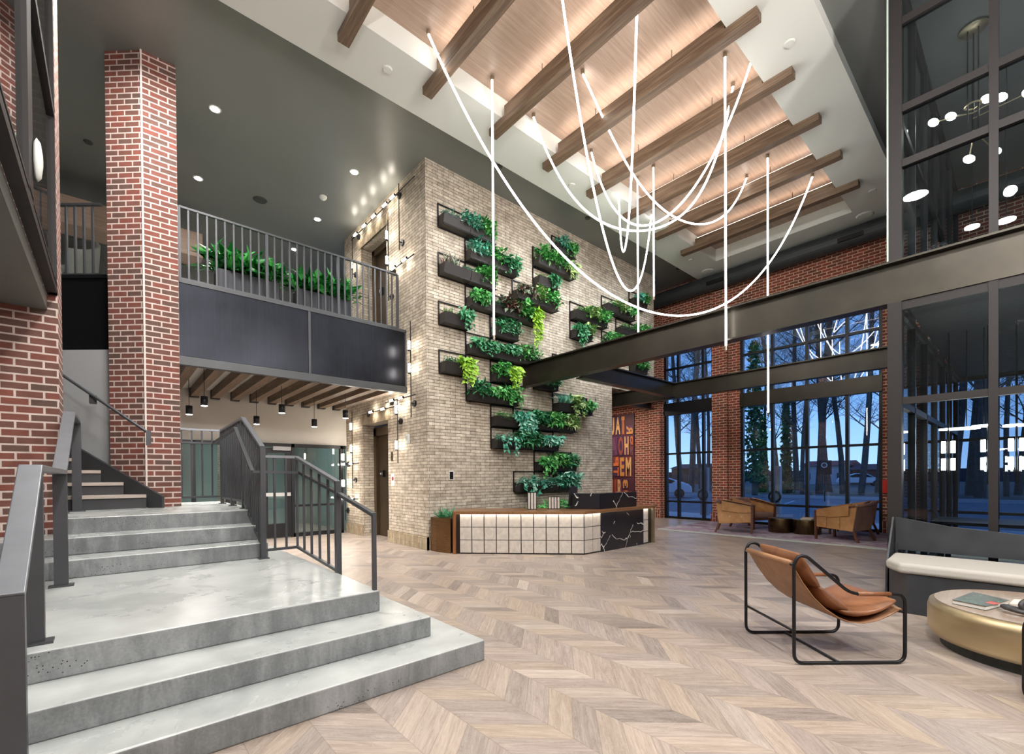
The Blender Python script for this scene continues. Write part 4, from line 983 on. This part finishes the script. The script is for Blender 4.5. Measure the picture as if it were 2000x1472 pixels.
# ================================================================== BRASS TABLE AND BENCH
TC = (5.33, -.10)
r = thing('coffee_table', 'large round low brass drum table with book on top', 'table', (TC[0], TC[1], 0))
MB().lathe([(.60, .07), (.655, .085), (.68, .13), (.68, .30), (.668, .345), (.64, .362), (.62, .364)], n=96).build('drum', BRASS, r, True)
MB().lathe([(.001, .362), (.635, .362), (.635, .3655), (.001, .3655)], n=96).build('top', TBLTOP, r)
MB().lathe([(.001, 0), (.6, 0), (.6, .072), (.001, .072)], n=64).build('plinth', P('plinth', '#2c2f2c', .5), r)
zt = .366
def bookat(name, label, corners, h, cover, pages=P('pages', '#e6e4de', .8)):
    c0 = Vector((sum(c[0] for c in corners)/4, sum(c[1] for c in corners)/4, zt)); r = thing(name, label, 'book', tuple(c0))
    pl = [(c[0]-c0.x, c[1]-c0.y) for c in corners]; sm = [(x*.97, y*.97) for x, y in pl]
    MB().prism(sm, .003, h-.003).build('pages', pages, r); MB().prism(pl, 0, .003).prism(pl, h-.003, h).build('cover', cover, r); return r, c0, pl
g = G('book_cover'); f = g.noise(g.obj(), 26, 4, .6, 1.2); g.link(g.ramp(f, ((0, lin('#17201d')), (.55, lin('#1b2422')), (.60, lin('#2f5a3c')), (.72, lin('#6d9a70')))), g.b.inputs['Base Color']); g.b.inputs['Roughness'].default_value = .3
# near-left, right, far-right, far-left corners read on the table top
bc = [(5.03, .405), (4.955, .215), (5.335, .105), (5.49, .315)]
r, c0, pl = bookat('art_book', 'thick book with dark leafy cover lying on brass table', bc, .034, g.m)
MB().prism([(-.14, -.08), (-.05, -.115), (-.02, -.06), (-.10, -.03)], .034, .0346).build('cover_art', P('cover_red', '#b8483e', .4), r)
r = thing('paper_sheet', 'cream folded paper behind the dark chain ornament', 'paper', (5.46, .035, zt)); MB().add([(-.10, .07, 0), (.1, .05, 0), (.14, -.16, 0), (-.07, -.12, 0), (-.10, .07, .004), (.1, .05, .004), (.14, -.16, .02), (-.07, -.12, .01)], [(0, 3, 2, 1), (4, 5, 6, 7), (0, 1, 5, 4), (1, 2, 6, 5), (2, 3, 7, 6), (3, 0, 4, 7)]).build('paper', P('cream_paper', '#ebe3cd', .8), r)
r = thing('chain_ornament', 'dark wooden chain link ornament on edge of brass table', 'ornament', (5.02, .07, zt+.03))
LK = P('chain_wood', '#3a393b', .5, 0, .15, 20)
for i, (x, y, z, rx, rz) in enumerate(((0, 0, 0, .15, .6), (.075, -.095, .005, 1.3, -.9), (.09, -.20, .0, .1, -1.2))):
    pts = [(math.cos(a)*.085, math.sin(a)*.05, 0) for a in [2*PI*k/28 for k in range(28)]]
    o = MB().tube(pts, .016, 10, closed=True).build('link', LK, r, True); o.location = (x, y, z+(.02 if i == 1 else 0)); o.rotation_euler = (rx, 0, rz)
# bench
r = thing('bench', 'dark steel bench with pale fabric cushion against the glazed tower', 'bench', (6.95, 1.03, 0))
MB().prism([(-.0, 0), (-.47, -.01), (-.93, -.22), (-.93, -3.2), (0, -3.2)], 0, .395).build('base', BENCHM, r)
m = MB().ext([(-.03, .0, .52), (-.03, .0, .90), (-.03, -.45, .82), (-.03, -1.2, .76), (-.03, -3.2, .74), (-.03, -3.2, .52)], (.02, 0, 0))
m.ext([(-.05, .01, .0), (-.05, .01, .90), (-.42, .01, .395), (-.45, .01, 0)], (0, .018, 0)); m.box(-.05, -.02, .39, -.01, .0, .6)
m.build('back_plate', BENCHM, r)
m = MB().prism([(-.16, -.005), (-.74, -.03), (-.96, -.16), (-.97, -3.2), (-.16, -3.2)], .40, .505); m.build('cushion', FABRIC, r, True, bevel=.035, seg=5)
for p_ in bpy.data.objects[r.children[-1].name].data.polygons: p_.use_smooth = False

# ================================================================== LOUNGE BY THE FAR WINDOWS
r = thing('area_rug', 'muted purple and grey patterned rug under leather armchairs', 'rug', (12.2, 3.5, 0))
g = G('rug'); v = g.obj(); f = g.noise(v, 2.2, 5, .65, 1.0); f2 = g.noise(v, 60, 2)
c_ = g.ramp(f, ((.3, lin('#5e566c')), (.42, lin('#96748a')), (.54, lin('#a59ca6')), (.68, lin('#c2b2b4'))))
g.link(g.mix(.25, c_, g.ramp(f2, ((.3, (.5, .5, .5)), (.7, (1, 1, 1)))), 'MULTIPLY'), g.b.inputs['Base Color']); g.b.inputs['Roughness'].default_value = .95
B(-1.26, -3.5, 0, 1.5, 2.9, .012).build('rug_field', g.m, r); B(-1.42, -3.5, 0, -1.26, 2.9, .010).build('rug_border', P('rug_pale', '#b9bfba', .95, 0, .12, 30), r)
def armchair(label, loc, rz):
    """local: front is +y"""
    r = thing('armchair', label, 'armchair', loc, rz, 'tan leather armchairs')
    for s in (-1, 1):
        MB().bar((s*.36, .34, .0), (s*.36, .35, .62), .045, .04, (0, 1, 0)).build('leg', LEGW, r)
        MB().bar((s*.33, -.44, 0), (s*.31, -.34, .27), .04, .045, (0, 1, 0)).build('leg', LEGW, r)
        MB().bar((s*.36, .36, .60), (s*.33, -.38, .73), .05, .035).build('arm_rail', LEGW, r)
        x = s*.372
        MB().ext([(x, .33, .27), (x, -.36, .22), (x-.03*s, -.42, .72), (x, .33, .59)], (-s*.022, 0, 0)).build('side_panel', TANL, r, bevel=.006)
        o = s*.394
        MB().ext([(o, .32, .63), (o, -.30, .76), (o, -.30, .54), (o, .05, .49), (o, .32, .50)], (-s*.014, 0, 0)).ext([(s*.33, .32, .635), (s*.40, .32, .635), (s*.385, -.33, .765), (s*.315, -.33, .765)], (0, 0, .012)).build('arm_flap', TANL, r, bevel=.004)
        for y in (-.12, .13):
            sp_ = MB().box(o-.004, y-.012, .27, o+.010, y+.012, .51).build('strap', TANL, r); MB().box(o+s*.003-.004, y-.017, .38, o+s*.01+.006, y+.017, .42).build('buckle', BRASS, sp_)
    MB().ext([(-.345, -.36, .22), (.345, -.36, .22), (.335, -.43, .76), (-.335, -.43, .76)], (0, .05, 0)).build('back_panel', TANL2, r, bevel=.012, seg=3)
    MB().cyl((-.35, -.42, .755), (.35, -.42, .755), .035, n=14).build('back_roll', TANL2, r, True)
    MB().box(-.335, -.34, .27, .335, .36, .42).build('seat_cushion', TANL2, r, True, bevel=.06, seg=5)
    MB().box(-.345, .3, .22, .345, .34, .29).build('front_rail', LEGW, r)
    return r
ac = armchair('tan leather armchair at left of lounge group, nearest the camera', (11.60, 4.74, .012), -2.80)
dup(ac, (12.80, 4.80, .012), PI-.38, 'tan leather armchair behind the left front one, by the window')
dup(ac, (11.78, 2.62, .012), -.24, 'tan leather armchair at right of lounge group, its plain back towards camera')
dup(ac, (13.0, 2.72, .012), .02, 'tan leather armchair behind the right one, by the window pier')
def drum(label, loc, rad, h):
    r = thing('drum_table', label, 'side table', loc, 0, 'dark brass drum tables'); MB().lathe([(rad*.97, 0), (rad, .01), (rad, h-.012), (rad*.99, h)], n=48).build('drum', BRASSD, r, True)
    MB().lathe([(.001, h), (rad*.99, h), (rad*.99, h+.004), (.001, h+.004)], n=48).build('top', P('drum_top', '#6f6458', .3, .6), r)
drum('round dark brass drum table on left, between armchairs', (12.28, 3.98, .012), .26, .34)
drum('round dark brass drum table on right, holding books', (12.36, 3.45, .012), .29, .33)
for i, (dz, c_, l) in enumerate(((0, '#d6cab0', 'pale book at bottom of small stack on drum table'), (.024, '#c9a98a', 'tan book on top of small stack on drum table'))):
    r = thing('book', l, 'book', (12.34, 3.42, .012+.335+dz), .2*i); B(-.15, -.11, 0, .15, .11, .004).build('cover', P('book_cover_%d' % i, c_, .6), r); B(-.145, -.105, .004, .145, .11, .02).build('pages', P('book_pages_%d' % i, '#e8e2d2', .8), r); B(-.15, -.11, .02, .15, .11, .023).build('cover', bpy.data.materials['book_cover_%d' % i], r)

# ================================================================== TOWER LIGHTS
def chandelier(loc, label, arms, drop_=1.0):
    r = thing('chandelier', label, 'chandelier', loc, 0, 'brass rod chandeliers with glowing discs')
    MB().lathe([(.001, -.03), (.14, -.03), (.15, 0), (.001, 0)], n=28).build('canopy', BRASS, r, True)
    for k in range(3): a = k*2.09; MB().cyl((.06*math.cos(a), .06*math.sin(a), -.02), (.06*math.cos(a), .06*math.sin(a), -drop_-.45), .008, n=8).build('rod', BLACK, r)
    MB().tube([(.08*math.cos(2*PI*k/20), .08*math.sin(2*PI*k/20), -drop_) for k in range(20)], .012, 8, closed=True).build('hub_ring', BRASS, r, True)
    for (dx, dy, dz) in arms:
        e_ = Vector((dx, dy, -drop_+dz)); MB().cyl((0, 0, -drop_-.1+dz*.4), e_, .008, n=8).build('arm', BRASS, r)
        o = MB().lathe([(.001, -.02), (.055, -.018), (.065, 0), (.055, .018), (.001, .02)], n=24).build('glowing_disc', DISC, r, True); o.location = e_; o.rotation_euler = (.5, .3, 0)
chandelier((9.0, .52, CZ-.02), 'brass chandelier with glowing discs in upper glazed room', ((0, .40, .0), (0, .22, -.02), (.2, -.12, .12), (.1, -.26, .0), (-.3, .02, -.86), (.3, -.2, -.6), (-.1, -.5, -.2)), 1.05)
def discp(x, y, z, zc, rad, label):
    r = thing('disc_pendant', label, 'pendant lamp', (x, y, z), 0, 'disc pendants in the glazed tower'); MB().lathe([(.001, -.015), (rad, -.012), (rad, .012), (.001, .015)], n=28).build('glowing_disc', DISC, r, True)
    MB().cyl((0, 0, .01), (0, 0, zc-z), .006, n=6).build('cord', BLACK, r)
for x, y, z, zc, rad, l in ((10.2, .60, 5.25, CZ, .085, 'glowing disc pendant before brick in upper glazed room, left'), (10.2, .24, 5.2, CZ, .10, 'glowing disc pendant before brick in upper glazed room, right'),
                            (9.3, .78, 2.05, 3.46, .11, 'left of the disc pendants in lower glazed room'), (9.3, .60, 2.05, 3.46, .14, 'second of the disc pendants in lower glazed room'), (9.3, .43, 2.07, 3.46, .12, 'third of the disc pendants in lower glazed room'), (9.3, .12, 2.05, 3.46, .13, 'rightmost disc pendant in lower glazed room')):
    discp(x, y, z, zc, rad, l)
for x, y, l in ((9.2, .78, 'cluster of four upright light tubes, left in lower glazed room'), (9.2, .38, 'cluster of four upright light tubes, middle in lower glazed room'), (9.2, .12, 'cluster of four upright light tubes, right in lower glazed room')):
    r = thing('tube_lamp', l, 'lamp', (x, y, 1.45), 0, 'upright tube lamps in the lower glazed room')
    for dy in (-.05, .05):
        for dz in (.25, .0): MB().cyl((0, dy, dz), (0, dy, dz+.17), .025, n=12).build('glowing_tube', DISC, r)
    MB().cyl((0, 0, -.2), (0, 0, 2.0), .012, n=8).build('stem', BLACK, r)
r = thing('dining_table', 'dark table inside the lower glazed room', 'table', (9.0, -.3, 0)); B(-.5, -1.4, .71, .5, 1.2, .75).build('table_top', BLACK, r)
for sx in (-.42, .42):
    for sy in (-1.3, 1.1): B(sx-.03, sy-.03, 0, sx+.03, sy+.03, .71).build('leg', BLACK, r)

# ================================================================== OUTSIDE
EXT0 = 14.15
st(B(EXT0, -30, -.25, 17.2, 45, -.06).build('trim_3', P('sidewalk', '#c3c7cc', .9, 0, .08, 3))).name = 'ground_sidewalk'
tag(bpy.data.objects['ground_sidewalk'], None, None, kind='structure')
st(B(17.2, -40, -.3, 34, 60, -.14).build('ground_asphalt', P('asphalt', '#777b82', .85, 0, .15, 2)))
st(B(34, -40, -.3, 34.3, 60, .05).build('ground_curb', P('curb', '#a7adb3', .9)))
st(B(34.3, -60, -.3, 110, 90, .04).build('ground_verge', P('verge', '#5a5347', .95, 0, .4, 1.5)))
st(B(110, -150, -.3, 110.5, 250, 2.3).build('trim_4', P('far_treeline', '#2a3140', 1)))
for i, y in enumerate((2.5, 5.2, 7.9, 10.6, 13.3, 16.0)):
    r = tag(MB().prism([(24, y), (24, y+.12), (30.5, y+1.3), (30.5, y+1.18)], -.139, -.13).build('parking_line', P('line_white', '#c8ccd0', .8) if i == 0 else bpy.data.materials['line_white']),
            'white painted line on asphalt, %s from the right' % ('first', 'second', 'third', 'fourth', 'fifth', 'sixth')[i], 'road marking', 'parking lines outside')
BARK = P('bark', '#4a4846', .9, 0, .3, 6); IVY = leafmat('ivy_green', ('#1c3a20', '#2f5a30', '#3f7040'))
def treemesh(seed, H, R):
    rnd = random.Random(seed); mb = MB()
    def br(p, d, L, rad, lv):
        n = 7 if lv == 0 else (5 if lv == 1 else 3); pts = [p]; q = p; dd = d.copy()
        for i in range(n):
            dd = (dd+rv(rnd, .05 if lv == 0 else .17)+Vector((0, 0, .05 if lv else 0))).normalized(); q = q+dd*L/n; pts.append(q)
            if lv < 4 and (lv > 0 or i >= 1):
                for k in range((2 if i < 3 else 4) if lv == 0 else 3 if lv == 1 else 2 if lv < 3 else 1):
                    a = rnd.uniform(0, 2*PI); side = Vector((math.cos(a), math.sin(a), rnd.uniform(-.1, .7))); nd = (dd*.5+side).normalized()
                    br(q, nd, (L*rnd.uniform(.16, .30) if lv == 0 else L*rnd.uniform(.4, .62)), rad*(1-(i+1)/n*.6)*(.28 if lv == 0 else .5), lv+1)
        mb.tube(pts, rad, 7 if lv == 0 else 5 if lv == 1 else 3, caps=False, r1=rad*(.45 if lv == 0 else .3))
        if lv < 4: br(q, (dd+rv(rnd, .3)).normalized(), L*(.3 if lv == 0 else .5), rad*.35, lv+1)
    br(Vector((0, 0, 0)), (Vector((0, 0, 1))+rv(rnd, .06)).normalized(), H, R, 0)
    return mb
tp = [treemesh(s, h, r_).build('bare_tree', BARK) for s, h, r_ in ((1, 17, .23), (2, 19, .27), (3, 16, .16), (4, 18, .23))]
spots = [(40, 13.1, 0, 'in second pane of the wide window, beside the ivy trunk'), (37, 10.6, 2, 'slim, just left of middle mullion of the wide window'), (38, 9.84, 1, 'in third pane of wide window, left of the black sign'), (42, 10.2, 3, 'in third pane of wide window, directly behind the black sign'),
         (39, 8.7, 2, 'slim, against the right mullion of wide window'), (37, 7.25, 3, 'in the rightmost pane of wide window, nearest its middle'), (41, 7.05, 0, 'at right edge of the wide window beside the brick pier'), (37, 18.8, 1, 'thickest trunk in the middle pane of door window'),
         (40, 18.7, 2, 'slim, in right pane of the door window'), (42, 22.3, 0, 'behind the white car at left of door window'), (44, 15.3, 2, 'distant, at the first mullion of wide window'), (46, 13.6, 1, 'distant, in second pane of wide window'),
         (38, 3.0, 0, 'seen through lower glazed room, leftmost'), (40, 2.4, 1, 'seen through lower glazed room, second from left'), (37, 1.85, 3, 'seen through lower glazed room, left of its main mullion'), (39, .9, 2, 'slim, seen through lower glazed room right of its main mullion'),
         (43, .5, 0, 'at the far right edge of lower glazed room'), (45, 21.8, 3, 'distant, between panes of door window')]
for i, (x, y, k, word) in enumerate(spots):
    o = tp[k] if not tp[k].get('used') else tp[k].copy()
    if tp[k].get('used'): COL.objects.link(o)
    tp[k]['used'] = 1
    o.location = (x, y, 0); o.rotation_euler = (0, 0, i*1.3); s_ = .85+.07*(i % 5); o.scale = (s_, s_, s_)
    tag(o, 'bare winter tree ' + word, 'tree', 'bare trees across the car park')
for o in bpy.data.objects:
    if 'used' in o: del o['used']
def evergreen(x, y, h, w, seed, label, base=0):
    r = thing('evergreen', label, 'tree', (x, y, 0)); rnd = random.Random(seed); mb = MB()
    for k in range(1500):
        t = rnd.random(); a = rnd.uniform(0, 2*PI); rr = w*(1-t*.75)*math.sqrt(rnd.random()); p = Vector((rr*math.cos(a), rr*math.sin(a), base+h*t))
        leaf(mb, p, rv(rnd, 1), rv(rnd, 1), .30, .2)
    mb.build('crown', IVY, r); MB().cyl((0, 0, 0), (0, 0, h*.8), .2, .05, 8).build('trunk', BARK, r)
evergreen(33.5, 12.45, 9.5, .8, 1, 'tall dark evergreen tree at left of the wide window', 1.0)
evergreen(37.5, 11.75, 7.0, .4, 2, 'ivy covered trunk in second pane of wide window', 0)
evergreen(39.0, 13.9, 6.0, .35, 3, 'slim ivy covered trunk at the first mullion of wide window', 0)
# buildings far away
def building(x, y0, y1, h, colr, roof, label, wins):
    r = thing('house', label, 'building', (x, y0, 0)); L = y1-y0
    B(0, 0, 0, 8, L, h).build('wall', P('bw', colr, .9), r); MB().ext([(-.4, -.3, h), (8.4, -.3, h), (4, -.3, h+.8)], (0, L+.6, 0)).build('roof', P('br', roof, .8), r)
    for k in range(wins): B(-.05, L*(k+.4)/wins, .7, 0, L*(k+.6)/wins, 1.6).build('window', P('dark_pane', '#2a3038', .3), r)
building(75, 16.3, 21.5, 2.6, '#a9adb5', '#8f3f33', 'white building with red canopy beyond the trees, middle pane', 3)
building(74, 12.3, 15.6, 2.0, '#6d4438', '#6b3a30', 'low brown building beyond the trees, right pane', 4)
building(72, 33, 40, 2.6, '#7a5240', '#4a3a34', 'brown building behind the white car', 4)
def car(loc, rz, label, cat_mat, s=1):
    r = thing('car', label, 'car', loc, rz); r.scale = (s, s, s)
    prof = [(-2.15, .35), (-2.2, .7), (-1.9, .92), (-1.2, 1.02), (-.55, 1.42), (.5, 1.47), (1.25, 1.2), (2.0, .95), (2.2, .75), (2.2, .35)]
    MB().ext([(x, -.85, z) for x, z in prof], (0, 1.7, 0)).build('body', cat_mat, r, bevel=.08, seg=3)
    MB().ext([(x, -.86, z) for x, z in ((-1.1, 1.02), (-.5, 1.36), (.5, 1.4), (1.15, 1.17), (.9, 1.02))], (0, 1.72, 0)).build('side_glass', BLACK, r)
    for x in (-1.35, 1.4):
        for y in (-.87, .67): MB().tube([(x, y, .33), (x, y+.2, .33)], .33, 20).build('wheel', BLACK, r)
CARW = P('car_white', '#c6ccd6', .25, .1)
car((29.3, 17.3, -.14), math.radians(-62), 'white car parked outside the left window', CARW); car((66, 13.0, .04), 1.9, 'small white pickup parked in the distance', CARW)
def charger(x, y, label):
    r = thing('charging_post', label, 'charger', (x, y, -.06), 0, 'car charging posts'); B(-.1, -.14, 0, .1, .14, 1.75).build('post', P('charger_grey', '#8d949c', .5), r, bevel=.02)
    B(-.13, -.1, 1.1, -.1, .1, 1.6).build('screen_panel', P('charger_panel', '#7f8790', .5), r); MB().tube([(-.16, .0+.17*math.cos(a), .75+.17*math.sin(a)) for a in [2*PI*k/20 for k in range(20)]], .035, 8, closed=True).build('cable', BLACK, r)
charger(16.6, 7.9, 'grey charging post outside the left window'); charger(16.6, 5.5, 'grey charging post outside the wide window')
r = thing('sign_post', 'small black sign on post outside the wide window', 'sign', (31, 7.75, -.14)); MB().cyl((0, 0, 0), (0, 0, 2.4), .03, n=8).build('post', BLACK, r); B(-.05, -.35, 1.55, -.03, .35, 2.35).build('sign_plate', BLACK, r)
MB().tube([(-.06, .13*math.cos(2*PI*k/20), 2.08+.13*math.sin(2*PI*k/20)) for k in range(20)], .025, 6, closed=True).build('emblem', WHITE, r)
for x, y, z, l in ((45, 11.06, 2.15, 'bright street light glowing between middle trees'), (34.5, 11.7, 4.56, 'street lamp glowing near the first mullion')):
    r = thing('street_lamp', l, 'street lamp', (x, y, 0)); MB().cyl((0, 0, 0), (0, 0, z), .06, n=8).build('post', BLACK, r); MB().lathe([(.001, -.09), (.12, -.05), (.12, .05), (.001, .09)], (0, 0, z), 12).build('glowing_head', EM('street_%d' % int(x), (.9, 1, .95), 30), r)
